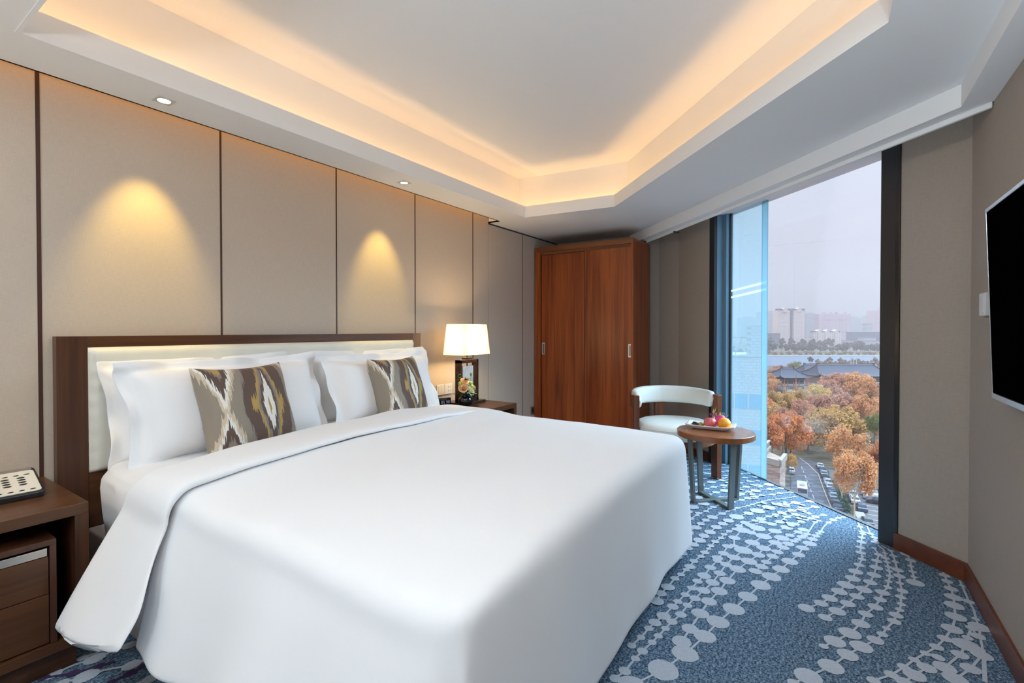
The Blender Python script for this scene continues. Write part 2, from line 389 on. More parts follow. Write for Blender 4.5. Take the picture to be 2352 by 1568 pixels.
BEADS={
'S1':[(1.611,0.575,0.048),(1.748,0.507,0.055),(1.883,0.463,0.049),(2.033,0.424,0.043),(2.166,0.399,0.045),(2.303,0.36,0.046),(2.447,0.324,0.042),(2.593,0.287,0.045),(2.711,0.252,0.044),(2.822,0.219,0.04),(2.944,0.188,0.04),(3.061,0.154,0.032),(3.166,0.14,0.033),(3.254,0.109,0.036),(3.332,0.098,0.028),(3.397,0.083,0.023),(3.446,0.071,0.018),(3.486,0.059,0.018),(3.55,0.052,0.0),(3.621,0.038,0.0),(3.679,0.021,0.017),(3.748,-0.003,0.022),(3.804,-0.031,0.017),(3.841,-0.059,0.015)],
'S2':[(1.883,0.463,0.0),(1.949,0.493,0.037),(2.05,0.485,0.034),(2.187,0.475,0.037),(2.306,0.464,0.034),(2.425,0.442,0.037),(2.547,0.428,0.037),(2.7,0.405,0.039),(2.825,0.369,0.04),(2.934,0.337,0.034),(3.041,0.322,0.038),(3.157,0.275,0.037),(3.249,0.25,0.041),(3.32,0.213,0.025),(3.4,0.173,0.026),(3.459,0.149,0.031)],
'S2b':[(2.728,0.326,0.032),(2.797,0.305,0.031),(2.866,0.291,0.025),(2.96,0.27,0.03),(3.032,0.254,0.03),(3.112,0.232,0.031),(3.183,0.211,0.031),(3.242,0.187,0.024),(3.281,0.17,0.02),(3.328,0.154,0.026),(3.362,0.14,0.02),(3.399,0.127,0.022),(3.636,0.094,0.015),(3.679,0.073,0.015)],
'S3':[(1.61,0.635,0.02),(1.665,0.62,0.022),(1.751,0.611,0.017),(1.806,0.603,0.021),(1.878,0.588,0.017),(1.932,0.58,0.017),(1.997,0.57,0.017),(2.058,0.561,0.023),(2.131,0.543,0.024),(2.22,0.537,0.021),(2.297,0.522,0.025),(2.388,0.505,0.031),(2.489,0.485,0.032),(2.604,0.473,0.029),(2.719,0.463,0.029),(2.828,0.442,0.035),(2.949,0.414,0.049),(3.085,0.385,0.041),(3.216,0.342,0.044),(3.34,0.293,0.038),(3.441,0.237,0.036),(3.53,0.2,0.027),(3.599,0.167,0.023),(3.648,0.141,0.014),(3.696,0.118,0.022),(3.743,0.095,0.025),(3.81,0.051,0.02)],
'S4':[(1.815,0.648,0.018),(1.885,0.635,0.017),(1.959,0.627,0.019),(2.012,0.619,0.027),(2.08,0.602,0.03),(2.173,0.588,0.025),(2.226,0.58,0.02),(2.304,0.567,0.021),(2.38,0.554,0.023),(2.46,0.548,0.024),(2.534,0.533,0.033),(2.641,0.525,0.029),(2.738,0.51,0.024),(2.774,0.516,0.029),(2.848,0.498,0.029),(2.953,0.497,0.029),(2.984,0.467,0.022),(3.097,0.483,0.033),(3.244,0.462,0.045),(3.232,0.412,0.031),(3.328,0.387,0.046),(3.352,0.431,0.033),(3.455,0.372,0.026),(3.447,0.321,0.029),(3.516,0.281,0.028),(3.642,0.253,0.027),(3.716,0.205,0.027),(3.787,0.138,0.024)],
'T1':[(3.778,-0.135,0.0),(3.706,-0.142,0.018),(3.618,-0.15,0.02),(3.581,-0.152,0.018),(3.517,-0.143,0.02),(3.442,-0.139,0.025),(3.353,-0.131,0.024),(3.275,-0.13,0.024),(3.227,-0.135,0.01),(3.185,-0.132,0.019),(3.099,-0.116,0.024),(3.004,-0.099,0.032),(2.912,-0.084,0.033),(2.82,-0.055,0.037),(2.732,-0.028,0.033),(2.64,0.009,0.032),(2.567,0.041,0.028),(2.488,0.094,0.034)],
'T2':[(3.745,-0.179,0.0),(3.613,-0.189,0.02),(3.559,-0.206,0.02),(3.517,-0.212,0.015),(3.483,-0.205,0.021)],
'T2b':[(3.385,-0.195,0.012),(3.299,-0.211,0.022),(3.205,-0.197,0.024),(3.113,-0.189,0.029),(3.013,-0.174,0.03),(2.914,-0.154,0.029),(2.816,-0.124,0.033),(2.726,-0.096,0.028),(2.816,-0.125,0.033),(2.724,-0.094,0.028),(2.63,-0.058,0.03),(2.533,-0.019,0.033),(2.451,0.024,0.027)],
'T3':[(3.449,-0.215,0.0),(3.386,-0.238,0.0),(3.34,-0.241,0.014),(3.27,-0.238,0.02),(3.217,-0.24,0.016),(3.156,-0.242,0.016),(3.105,-0.241,0.016),(3.041,-0.24,0.017),(2.977,-0.229,0.016),(2.906,-0.221,0.018),(2.834,-0.197,0.028),(2.753,-0.183,0.024),(2.831,-0.196,0.028),(2.752,-0.181,0.024),(2.667,-0.16,0.029),(2.577,-0.121,0.027),(2.481,-0.1,0.033),(2.378,-0.062,0.04),(2.282,-0.01,0.038),(2.223,0.026,0.017)],
'T4':[(3.449,-0.232,0.0),(3.426,-0.249,0.0),(3.396,-0.27,0.014),(3.326,-0.275,0.018),(3.246,-0.277,0.016),(3.142,-0.277,0.025),(3.068,-0.279,0.025),(2.984,-0.273,0.016),(2.897,-0.275,0.022),(2.829,-0.264,0.02),(2.903,-0.276,0.022),(2.831,-0.262,0.021),(2.758,-0.258,0.017),(2.699,-0.247,0.017),(2.639,-0.23,0.026),(2.577,-0.218,0.025),(2.5,-0.187,0.015),(2.442,-0.17,0.02),(2.38,-0.144,0.029),(2.3,-0.096,0.039),(2.214,-0.05,0.035),(2.104,0.002,0.042),(1.997,0.069,0.045),(1.932,0.109,0.021)],
'T5':[(3.388,-0.335,0.026),(3.311,-0.347,0.024),(3.23,-0.339,0.015),(3.161,-0.339,0.017),(3.098,-0.338,0.015),(3.029,-0.335,0.037)],
'T6':[(3.241,-0.467,0.0),(3.202,-0.468,0.026),(3.133,-0.467,0.027),(3.053,-0.469,0.031),(2.963,-0.465,0.039),(2.875,-0.453,0.042),(2.765,-0.441,0.042),(2.644,-0.411,0.041),(2.545,-0.374,0.029),(2.459,-0.338,0.027),(2.387,-0.296,0.02),(2.318,-0.256,0.021),(2.246,-0.22,0.025),(2.172,-0.178,0.026),(2.1,-0.123,0.025)],
'T7':[(3.182,-0.52,0.0),(3.118,-0.519,0.015),(3.004,-0.516,0.0),(2.953,-0.514,0.025),(2.879,-0.518,0.0),(2.792,-0.509,0.017),(2.723,-0.507,0.042),(2.635,-0.494,0.02),(2.554,-0.485,0.0),(2.492,-0.472,0.039),(2.37,-0.42,0.036),(2.269,-0.363,0.043)],
'T8':[(2.54,-0.485,0.0),(2.454,-0.471,0.0),(2.306,-0.446,0.0)],
'T9':[(2.638,-0.487,0.029),(2.695,-0.478,0.023),(2.602,-0.451,0.021),(2.539,-0.436,0.052),(2.45,-0.404,0.032),(2.326,-0.343,0.04),(2.287,-0.288,0.035),(2.215,-0.246,0.04),(2.15,-0.211,0.032)],
'T10':[(2.384,-0.332,0.021)],
'T11':[(2.792,-0.521,0.026),(2.731,-0.532,0.034),(2.606,-0.52,0.044)],
'L1':[(0.442,2.274,0.03),(0.52,2.226,0.03),(0.582,2.201,0.048),(0.628,2.184,0.0),(0.693,2.134,0.038),(0.753,2.122,0.039)],
'L2':[(0.516,2.311,0.037),(0.576,2.311,0.0),(0.63,2.291,0.042),(0.691,2.286,0.0),(0.735,2.275,0.034)],
'L3':[(0.606,2.333,0.023),(0.7,2.318,0.024)],
'L4':[(0.701,1.995,0.031),(0.65,2.015,0.0),(0.606,2.028,0.041)],
'P':[(0.495,2.312,0.021),(0.56,2.258,0.026),(0.625,2.228,0.022),(0.667,2.208,0.0)],
'P2':[(0.618,2.089,0.021),(0.673,2.088,0.025),(0.715,2.093,0.019)],
}
GZ=-38.77
TREES = [('a',124.3,-3.8,15.3,4.7,0),('b',135.8,-1.8,8.0,2.6,0),('c',151.1,-3.2,17.1,6.2,0),('d',181.4,-0.7,17.4,8.9,1),('d',153.3,10.4,18.3,6.0,2),('d',144.3,14.2,16.1,4.1,2),('d',187.6,7.0,10.1,4.9,3),('d',138.3,8.8,9.5,1.8,1),('d',179.6,-9.9,15.3,2.8,4),('d',227.7,18.9,15.5,7.2,1),('d',248.0,12.5,15.3,6.9,1),('d',261.9,6.0,15.5,6.8,5),('d',309.3,-2.7,18.6,9.2,3),('d',304.3,-9.6,19.7,8.9,0),('d',285.5,-15.1,17.5,7.0,0),('d',290.3,1.8,16.2,6.5,3),('d',224.3,-9.8,16.7,5.9,0),('d',211.1,10.1,14.2,6.2,3),('d',225.0,3.7,15.7,6.8,3),('d',238.2,-4.1,15.5,7.8,3),('d',196.0,18.4,13.8,5.3,1),('d',307.9,30.7,13.2,4.9,0),('d',179.9,13.7,15.5,4.8,3),('d',198.5,2.6,12.6,5.1,5),('d',214.7,-14.6,14.2,6.1,0),('d',160.0,-11.8,12.3,4.6,2),('d',272.1,-23.8,16.4,8.6,0),('d',207.9,24.6,16.0,6.7,2)]
CYP = [(329.7,24.4,11.3,1.3),(330.4,18.6,13.6,1.5),(346.9,13.1,12.1,1.6),(357.6,6.6,13.7,1.4)]
MID = [(524.0,30.9,11.9,8.2,6),(439.8,37.1,13.6,7.6,3),(451.0,44.3,8.3,5.8,3),(618.5,21.3,11.6,3.3,7),(539.4,12.3,12.6,3.7,8),(552.9,8.0,11.8,3.8,8),(576.3,3.6,12.9,3.9,8),(530.3,-1.0,12.4,3.6,8),(553.0,-5.5,13.6,3.7,8),(615.6,-11.0,9.8,4.1,8),(605.9,-15.6,10.4,4.0,8),(593.0,-19.9,12.5,3.9,8),(595.7,-24.5,9.7,3.9,8),(589.6,-28.8,10.7,3.8,8),(605.0,-34.1,12.7,3.9,8),(615.4,-39.3,10.3,4.0,8)]
FAR = [(848.0,85.5,8.1,5.5,9),(854.0,76.6,5.7,5.5,9),(860.2,67.3,5.0,4.5,9),(865.9,58.7,6.7,5.6,9),(871.5,50.2,7.8,4.0,9),(875.0,45.0,4.9,4.6,9),(881.7,35.0,7.1,4.8,9),(886.4,27.9,7.0,4.9,9),(892.4,18.8,5.1,5.1,9),(898.9,9.1,5.3,5.7,9),(903.6,2.1,7.6,5.5,9),(909.9,-7.4,5.1,4.9,9),(914.6,-14.5,7.4,5.4,9),(919.6,-22.0,7.2,3.9,9),(925.9,-31.5,4.8,3.9,9),(931.2,-39.4,6.8,4.0,9),(935.1,-45.3,5.6,5.5,9),(939.8,-52.3,6.1,3.8,9),(947.3,-63.6,7.0,5.5,9),(958.7,99.8,12.7,8.4,7),(961.3,95.8,17.0,7.2,7),(965.7,89.3,15.8,6.6,7),(973.7,77.3,16.2,5.5,7),(980.3,67.3,14.6,8.3,7),(985.9,58.8,14.0,6.8,7),(989.9,52.9,11.3,7.2,7),(995.6,44.4,11.6,8.3,7),(1000.9,36.4,13.4,7.6,7),(1005.2,29.8,14.7,8.4,7),(1012.0,19.7,12.3,5.4,7),(1017.0,12.1,12.0,5.4,7),(1023.4,2.5,11.4,5.6,7),(1029.0,-5.9,13.1,7.5,7),(1033.4,-12.4,10.7,7.6,7),(1037.5,-18.6,17.1,7.4,7),(1047.0,-33.0,15.2,6.8,7),(1051.0,-38.9,14.6,6.5,7),(1055.3,-45.4,14.1,7.2,7),(1060.8,-53.6,14.0,7.7,7),(1065.1,-60.2,12.1,7.6,7),(1071.9,-70.3,15.5,7.8,7),(1134.7,124.2,21.8,8.0,7),(1143.5,110.8,23.0,7.6,7),(1148.3,103.7,12.4,8.0,7),(1157.5,89.9,22.0,7.6,7),(1163.0,81.6,11.6,8.0,7),(1167.4,75.0,22.7,8.3,7),(1173.8,65.4,12.7,9.4,7),(1180.3,55.5,20.4,9.3,7),(1189.2,42.2,12.8,7.6,7),(1193.2,36.2,20.3,9.3,7),(1200.5,25.3,19.5,7.9,7),(1207.8,14.3,18.5,9.7,7),(1213.0,6.4,24.4,9.8,7),(1223.2,-8.9,10.1,8.0,7),(1230.1,-19.3,15.2,9.1,7),(1236.1,-28.3,12.5,7.4,7),(1240.2,-34.4,16.6,8.5,7),(1246.5,-43.9,16.8,9.7,7),(1255.1,-56.8,9.0,9.7,7),(1261.1,-65.8,10.4,7.0,7),(1266.2,-73.5,12.4,7.9,7),(1276.0,-88.3,14.1,7.3,7)]
BLD = {'A':(1364.4,115.9,1402.6,58.4,48.7),'B':(1719.7,39.2,1773.3,-41.3,54.8),'Cc':(1334.9,39.9,1370.4,-13.5,-1.8),'Dd':(1958.2,-102.4,1995.0,-157.8,73.4),'bg1':(2827.3,324.4,2881.6,242.9,96.9),'bg2':(2806.5,115.1,2837.5,68.4,83.2),'bg3':(3419.3,-83.7,3451.4,-132.0,74.3),'bg4':(3796.9,-169.8,3818.3,-201.9,92.2),'bg5':(2916.3,431.3,2978.8,337.5,70.8),'low':(1297.3,-23.9,1337.7,-84.6,-23.7),'low2':(1341.6,-54.5,1357.3,-78.1,-16.4),'dark':(1594.4,-37.1,1663.4,-140.8,-5.8),'sm':(1898.4,-84.9,1908.4,-99.8,19.2),'hall':(409.7,10.1,432.1,-23.6,-24.0),'pav':(350.0,27.6,354.2,21.4,-23.3),'roof3':(451.4,19.7,457.5,10.4,-26.6),'red':(1498.9,34.2,1511.5,15.2,-20.4),'left':(1285.5,138.3,1306.6,106.5,-8.1)}
ROAD_L = [(171.02,8.93),(156.3,9.08),(138.73,8.88),(114.42,8.46)]
ROAD_R = [(175.48,8.58),(168.37,5.99),(158.28,3.15),(145.4,1.85),(134.95,0.67),(128.88,-0.1),(116.95,-1.28)]
CENTRE = [(163.96,7.67),(154.68,6.4),(146.44,5.28),(136.34,3.92),(125.53,2.61)]
CARS = [(165.93,3.1),(161.68,2.5),(157.59,2.03),(153.72,1.58),(149.61,1.15),(145.8,0.66),(141.8,0.19),(137.57,-0.09),(133.3,-0.43),(129.16,-0.98)]
LOT = [(147.34,-7.56),(144.16,-7.82),(141.54,-8.18),(138.73,-8.58),(132.05,-5.33),(122.91,-5.92),(141.55,-3.91),(137.17,-4.21)]
BUS = (135.55,6.21)
CARL = (155.83,9.79)
HEDGE = [(150.6,0.31),(136.47,-1.61),(128.0,-2.47)]
WALLLOT = [(128.86,-4.67),(122.29,-5.39)]
SHORE = [(722.3,226.3),(722.3,226.3),(1011.9,-208.9),(742.7,-153.3),(636.4,6.4),(530.1,166.1)]
PROM = [(758.5,171.9),(975.7,-154.5),(995.4,-157.6),(773.8,175.4)]
TILE = [(49.06,11.12),(50.36,5.56),(50.17,6.38)]
TAN = [(83.12,12.29),(79.8,6.45),(84.84,6.1),(97.98,15.23)]
# ------------------------------------------------------------------ room shell
D = 2.85                                   # headboard wall
WA = (3.19, -.545); WE = (.7206, .6934); WN = (.6934, -.7206)
def W(s, n): return (WA[0] + WE[0] * s + WN[0] * n, WA[1] + WE[1] * s + WN[1] * n)
ZS = 2.284                                 # soffit

# floor, with the woven bead strings as inlays of the same carpet
fl = MB()
foot = [(-2.3, -.62), (3.13, -.62), W(.0, .05), W(.40, .05), W(.45, .165), W(2.12, .165), W(2.2, .05), W(2.8, .05), (5.36, 1.55), (5.36, 2.95), (-2.3, 2.95)]
fl.prism(foot, -.12, 0)
rng = random.Random(4)
def inside(x, y):
    n = (x - WA[0]) * WN[0] + (y - WA[1]) * WN[1]; s = (x - WA[0]) * WE[0] + (y - WA[1]) * WE[1]
    if s < .42 or s > 2.1: return n < -.01 and y > -.535
    return n < .125
bz = [.0012]
def dot(x, y, r, mi, ex=1.0):
    if not inside(x, y): return
    bz[0] += .0000035
    n = 18; a0 = rng.random()
    vs = [(x + r * ex * math.cos(2 * PI * k / n + a0) * (1 + .04 * rng.uniform(-1, 1)), y + r * math.sin(2 * PI * k / n + a0) * (1 + .04 * rng.uniform(-1, 1)), bz[0]) for k in range(n)]
    fl.add(vs, [tuple(range(n))], mi)
def string(pts, wd, mi=1, ex=1.0):
    for a, b in zip(pts, pts[1:]):
        d = Vector((b[0] - a[0], b[1] - a[1], 0))
        if d.length < 1e-4 or d.length > .45 or not (inside(a[0], a[1]) and inside(b[0], b[1])): continue
        q = Vector((-d.y, d.x, 0)).normalized() * wd / 2
        bz[0] += .0000035
        fl.add([(a[0] - q.x, a[1] - q.y, bz[0]), (b[0] - q.x, b[1] - q.y, bz[0]), (b[0] + q.x, b[1] + q.y, bz[0]), (a[0] + q.x, a[1] + q.y, bz[0])], [(0, 1, 2, 3)], mi)
    for p in pts:
        if p[2] > 0: dot(p[0], p[1], p[2], mi, ex)
for k, l in BEADS.items():
    if k[0] in 'LP': l = [(p[0], p[1], p[2] * .74) for p in l]
    if k[0] in 'T' and k in ('T7', 'T9', 'T11', 'T6'): l = [(p[0], p[1], p[2] * .86) for p in l]
    string([] if k == 'T11' else l, .012 if k[0] in 'LP' else (.013 if k == 'T8' else .0085), 2 if k[0] == 'P' else 1, 1.1 if k[0] in 'LP' else 1.0)
# the strings carry on towards the window corner and beside the bed
base = [(2.0, .60), (2.3, .575), (2.6, .535), (2.85, .50), (3.1, .455), (3.3, .39), (3.5, .29), (3.7, .18), (3.9, .02), (4.1, -.17), (4.3, -.38)]
def along(x):
    for a, b in zip(base, base[1:]):
        if a[0] <= x <= b[0]: return a[1] + (b[1] - a[1]) * (x - a[0]) / (b[0] - a[0])
    return base[-1][1]
for k in range(1, 22):
    dx, dy = .062 * k, .074 * k
    l = []; x = 2.05 + rng.random() * .1
    ph = rng.random() * 6; thin = k % 4 == 3
    while x < 4.3:
        r = (.029 + .009 * math.sin(x * 2.1 + ph)) * (1 - .25 * sm((x - 3.5) / .8)) * rng.uniform(.75, 1.25)
        if thin and x > 3.3: r *= .6
        px, py = x + dx, along(x) + dy + rng.uniform(-.008, .008)
        if not (px < 2.78 and py > .7) and px < 5.2 and py < 2.7: l.append((px, py, r))
        x += r * 2 + rng.uniform(.008, .035)
    string(l, .009)
    string([], 0)
for k in range(60):                        # lone beads towards the window
    s_, n_ = rng.uniform(.7, 2.0), -rng.uniform(.0, .35)
    p = W(s_, n_); dot(p[0], p[1], rng.uniform(.010, .020), 1)
struct(fl.build('floor', [M['carpet'], M['bead'], M['plum']]))

# headboard wall: padded fabric panels with bronze grooves between them
GX = [-1.64, -.89, -.14, .61, 1.354, 2.106, 2.856, 3.614]
hw = MB(); hw.box(-2.4, 5.45, D + .012, D + .16, 0, 2.8)
edges = [-2.3] + GX + [3.864]
for a, b in zip(edges, edges[1:]):
    hw.box(a + .005, b - .004, D, D + .012, 0, 2.47)
hw.box(3.866, 4.487, D, D + .012, 0, 2.272); hw.box(4.492, 5.32, D, D + .012, 0, 2.272)
struct(hw.build('wall_head', M['wall_fabric'], bevel=.002))
for i, x in enumerate(GX[2:] + [4.489]):
    w = .007 if i == 1 else (.004 if i < 6 else .003)
    t = MB(); t.box(x - w, x + w, D - .002, D + .011, .01, 2.46 if x < 3.8 else 2.272)
    struct(t.build('trim_%d' % (i + 1), M['dark_groove'] if i == 1 else M['groove']))
t = MB(); t.box(3.866, 5.29, D - .004, D + .011, 2.272, 2.284)
struct(t.build('trim_9', M['black']))  # black strip put in for the shade of the gap under the ceiling

def wall(name, m, *bx, poly=None, z=(0, 2.8)):
    b = MB()
    for q in bx: b.box(*q)
    if poly: b.prism(poly, *z)
    return struct(b.build(name, m))
wall('wall_television', M['wall_paper'], (-2.4, 3.2, -.72, -.55, 0, 2.8))
wall('wall_entrance', M['wall_fabric'], (-2.45, -2.25, -.72, 3.0, 0, 2.8))
wall('wall_end', M['wall_paper'], poly=[(5.30, 1.59), (5.30, 2.99), (5.46, 2.99), (5.46, 1.55)])
wall('wall_corner', M['wall_paper'], poly=[W(2.737, 0), (5.302, 1.60), (5.46, 1.60), W(2.80, .12)])
wall('wall_right', M['wall_paper'], poly=[W(-.012, 0), W(.363, 0), W(.363, .2), W(-.18, .2)])
wall('wall_left_of_window', M['wall_paper'], poly=[W(2.181, 0), W(2.737, 0), W(2.80, .2), W(2.181, .2)])
wall('wall_above_window', M['paint'], poly=[W(-.1, .0), W(2.8, .0), W(2.8, .2), W(-.1, .2)], z=(2.286, 2.8))

# baseboards
b = MB(); b.box(-2.25, 3.19 - .008, -.55, -.536, 0, .092)
struct(b.build('baseboard_television', M['board'], bevel=.002))
b = MB(); b.prism([W(.0, -.014), W(.362, -.014), W(.362, 0), W(-.01, 0)], 0, .092)
struct(b.build('baseboard_right', M['board'], bevel=.002))
b = MB(); b.prism([W(2.183, -.014), W(2.735, -.014), W(2.737, 0), W(2.183, 0)], 0, .092)
struct(b.build('baseboard_left', M['board'], bevel=.002))

# ceiling: soffit with the tray, cove walls, raised ceiling
tray = [(.475, 2.41), (3.86, 2.422), (3.945, 1.572), (2.105, -.148), (.475, -.148)]
def offset(poly, d):
    out = []; n = len(poly)
    a = sum(poly[i][0] * poly[(i + 1) % n][1] - poly[(i + 1) % n][0] * poly[i][1] for i in range(n))
    sg = 1 if a < 0 else -1
    for i in range(n):
        p0, p1, p2 = Vector(poly[i - 1]), Vector(poly[i]), Vector(poly[(i + 1) % n])
        d1 = (p1 - p0).normalized(); d2 = (p2 - p1).normalized()
        n1 = Vector((-d1.y, d1.x)) * sg; n2 = Vector((-d2.y, d2.x)) * sg
        m = (n1 + n2).normalized(); out.append(tuple(p1 + m * d / max(.3, m.dot(n1))))
    return out
SY = 2.72
so = [(-2.3, -.45), tuple(W(-.20 - .0, -.33))] + [W(3.2, -.33), (5.32, 2.05), (5.32, 2.85), (3.864, 2.85), (3.864, SY), (-2.3, SY)]
so[1] = (WA[0] + WE[0] * ((-.45 - WA[1] + WN[1] * .33) / WE[1]) - WN[0] * .33, -.45)
cl = MB()
cl.plate(so, [offset(tray, .006)], ZS, ZS + .012)
cl.ring(tray, offset(tray, .014), ZS - .0015, 2.385)
cw = offset(tray, .15)
cl.ring(cw, offset(cw, .03), ZS + .012, 2.72)
cl.prism(offset(cw, .02), 2.70, 2.74)
cl.prism([(-2.4, -.72), (5.45, -.72), (5.45, 3.0), (-2.4, 3.0)], 2.80, 2.85)
cl.box(-2.3, 3.866, SY - .012, SY, ZS, 2.47)            # inner side of the wall-washing slot
cl.box(-2.3, 3.866, SY - .012, D + .02, 2.47, 2.49)
cl.box(3.864, 3.876, SY, D, ZS, 2.48)
lx = lambda y, n: WA[0] + WE[0] * ((y - WA[1] - WN[1] * n) / WE[1]) + WN[0] * n
cl.prism([(-2.3, -.56), (lx(-.56, -.258), -.56), (lx(-.448, -.30), -.448), (-2.3, -.448)], 2.1852, 2.30)
cl.prism([W(-.34, -.333), W(3.2, -.333), W(3.2, -.255), W(-.28, -.255)], 2.187, 2.30)
cl.prism([W(-.28, -.25), W(3.2, -.25), W(3.2, .01), W(-.2, .01)], 2.286, 2.31)
struct(cl.build('ceiling', M['paint']))
b = MB(); b.prism([W(-.273, -.262), W(2.95, -.262), W(2.95, -.244), W(-.26, -.244)], 2.164, 2.287)
struct(b.build('trim_10', M['paint'], bevel=.003))

# window
w = MB()
w.prism([W(2.181, 0), W(2.12, .03), W(2.12, .2), W(2.181, .2)], 0, 2.286, 0)
w.prism([W(2.181, -.002), W(2.105, -.002), W(2.105, .03), W(2.181, .03)], 0, 2.286, 1)
w.prism([W(.354, -.004), W(.458, -.012), W(.458, .2), W(.354, .2)], 0, 2.286, 1)
w.prism([W(.345, -.008), W(.372, -.008), W(.372, .0), W(.345, .0)], .09, 2.286, 2)
wf = w.build('window_1', [M['frame_blue'], M['frame_dark'], M['black']], bevel=.003); struct(wf)
b = MB(); b.prism([W(2.075, .10), W(2.125, .10), W(2.125, .17), W(2.075, .17)], .0, 2.286)
b.build('window_mullion', M['frame_blue'], parent=wf, bevel=.003)
b = MB(); b.prism([W(2.062, .132), W(2.074, .132), W(2.074, .155), W(2.062, .155)], .0, 2.286)
b.build('window_gasket', M['black'], parent=wf)
b = MB(); b.prism([W(.45, .130), W(2.12, .130), W(2.12, .162), W(.45, .162)], -.01, .005)
b.build('window_sill', M['frame_dark'], parent=wf)
b = MB(); b.prism([W(.456, .143), W(1.593, .143), W(1.593, .149), W(.456, .149)], .004, 2.284)
b.build('window_pane', M['glass'], parent=wf)
b = MB(); b.prism([W(1.660, .143), W(2.062, .143), W(2.062, .149), W(1.660, .149)], .004, 2.284)
b.build('tinted_pane', M['blue_glass'], parent=wf)['label'] = 'narrow blue tinted glass pane'
b = MB(); b.prism([W(1.594, .142), W(1.659, .142), W(1.659, .150), W(1.594, .150)], .004, 2.284)
b.build('pane_edge', M['glass_edge'], parent=wf)['label'] = 'pale frosted edge strip of the tinted pane'
b = MB()
for z0 in (1.515, 1.572):
    A0, A1 = W(1.6, .139), W(2.06, .139)
    for k in range(1):
        b.add([(A0[0], A0[1], z0 + .035), (A1[0], A1[1], z0), (A1[0], A1[1], z0 + .018), (A0[0], A0[1], z0 + .057)], [(0, 1, 2, 3)])
b.build('pale_stripe', stripe_mat('translucent_white_stripe'), parent=wf)  # two pale translucent stripes across the tinted pane
b = MB(); c = W(2.36, -.235); b.box(c[0] - .035, c[0] + .035, c[1] - .02, c[1] + .02, 2.155, 2.168)
tag(b.build('curtain_rail_end', M['black'], org=(c[0], c[1], 2.155)), 'small black curtain rail end under the ceiling lip near the window', 'curtain rail')

# ------------------------------------------------------------------ lights
def area(name, loc, sx, sy, power, col, d=None, rot=None, spread=None):
    l = bpy.data.lights.new(name, 'AREA'); l.shape = 'RECTANGLE'; l.size = sx; l.size_y = sy; l.energy = power; l.color = col
    if spread: l.spread = spread
    o = bpy.data.objects.new(name, l); C.objects.link(o); o.location = loc
    if d is not None: o.rotation_euler = Vector(d).to_track_quat('-Z', 'Y').to_euler()
    if rot is not None: o.rotation_euler = rot
    return o
def spot(name, loc, power, col, ang, blend, d=(0, 0, -1), rad=.03):
    l = bpy.data.lights.new(name, 'SPOT'); l.energy = power; l.color = col; l.spot_size = R(ang); l.spot_blend = blend; l.shadow_soft_size = rad
    o = bpy.data.objects.new(name, l); C.objects.link(o); o.location = loc
    o.rotation_euler = Vector(d).to_track_quat('-Z', 'Y').to_euler(); return o
def point(name, loc, power, col, rad=.03):
    l = bpy.data.lights.new(name, 'POINT'); l.energy = power; l.color = col; l.shadow_soft_size = rad
    o = bpy.data.objects.new(name, l); C.objects.link(o); o.location = loc; return o
WARM = (1.0, .55, .19)
mid = offset(tray, .052)
for i in range(len(mid)):
    a, b_ = Vector(mid[i]), Vector(mid[(i + 1) % len(mid)])
    e = b_ - a; L = e.length - .02; c = (a + b_) / 2
    x = Vector((e.x, e.y, 0)).normalized(); up = Vector((0, 0, 1))
    cen = Vector((2.2, 1.3, 0)) - Vector((c.x, c.y, 0)); inn = (cen - x * cen.dot(x)).normalized()
    dirv = (up + inn * LED_TILT).normalized()                # light shines up and a little inwards
    zz = -dirv; yy = zz.cross(x).normalized()
    o = area('cove_strip', (c.x, c.y, 2.312), L, .025, LED_W * L, WARM)
    o.matrix_world = Matrix(((x.x, yy.x, zz.x, c.x), (x.y, yy.y, zz.y, c.y), (x.z, yy.z, zz.z, 2.312), (0, 0, 0, 1)))
# strip in the wall-washing slot
area('slot_strip', (.8, SY + .05, 2.455), 6.0, .03, SLOT_W, (1, .44, .045), d=(0, .15, -1))
# recessed downlights: square trim, round glowing lens
M['lens'] = emit('glowing_downlight_lens', (1, .93, .80), 14)
M['trim_white'] = plain('satin_white_trim', (.62, .58, .52), .4)
def downlight(x, y, label, wash=True):
    t = thing('recessed_downlight', label, 'downlight', (x, y, ZS), group='recessed downlights in the ceiling border')
    b = MB(); b.ring([(x + .026 * math.cos(2 * PI * k / 24), y + .026 * math.sin(2 * PI * k / 24)) for k in range(24)],
                     [(x + .036 * c_ / max(abs(c_), abs(s_)), y + .036 * s_ / max(abs(c_), abs(s_))) for c_, s_ in [(math.cos(2 * PI * k / 24), math.sin(2 * PI * k / 24)) for k in range(24)]], ZS - .004, ZS + .001)
    b.build('trim_plate', M['trim_white'], t, org=(x, y, ZS))
    b = MB(); b.lathe([(.0, -.0015), (.0258, -.0015), (.0258, .001), (0, .001)], (x, y, ZS), 24)
    b.build('lens', M['lens'], t, org=(x, y, ZS))
    return t
for x, nm in ((.977, 'recessed downlight in the white ceiling border above the left bedside pillow'), (2.469, 'recessed downlight in the white ceiling border nearer the wardrobe')):
    downlight(x, 2.571, nm)
    spot('downlight_beam', (x + .01, 2.571, ZS - .012), DL_W, (1, .70, .17), 50, .8, d=(0, .36, -1), rad=.015)
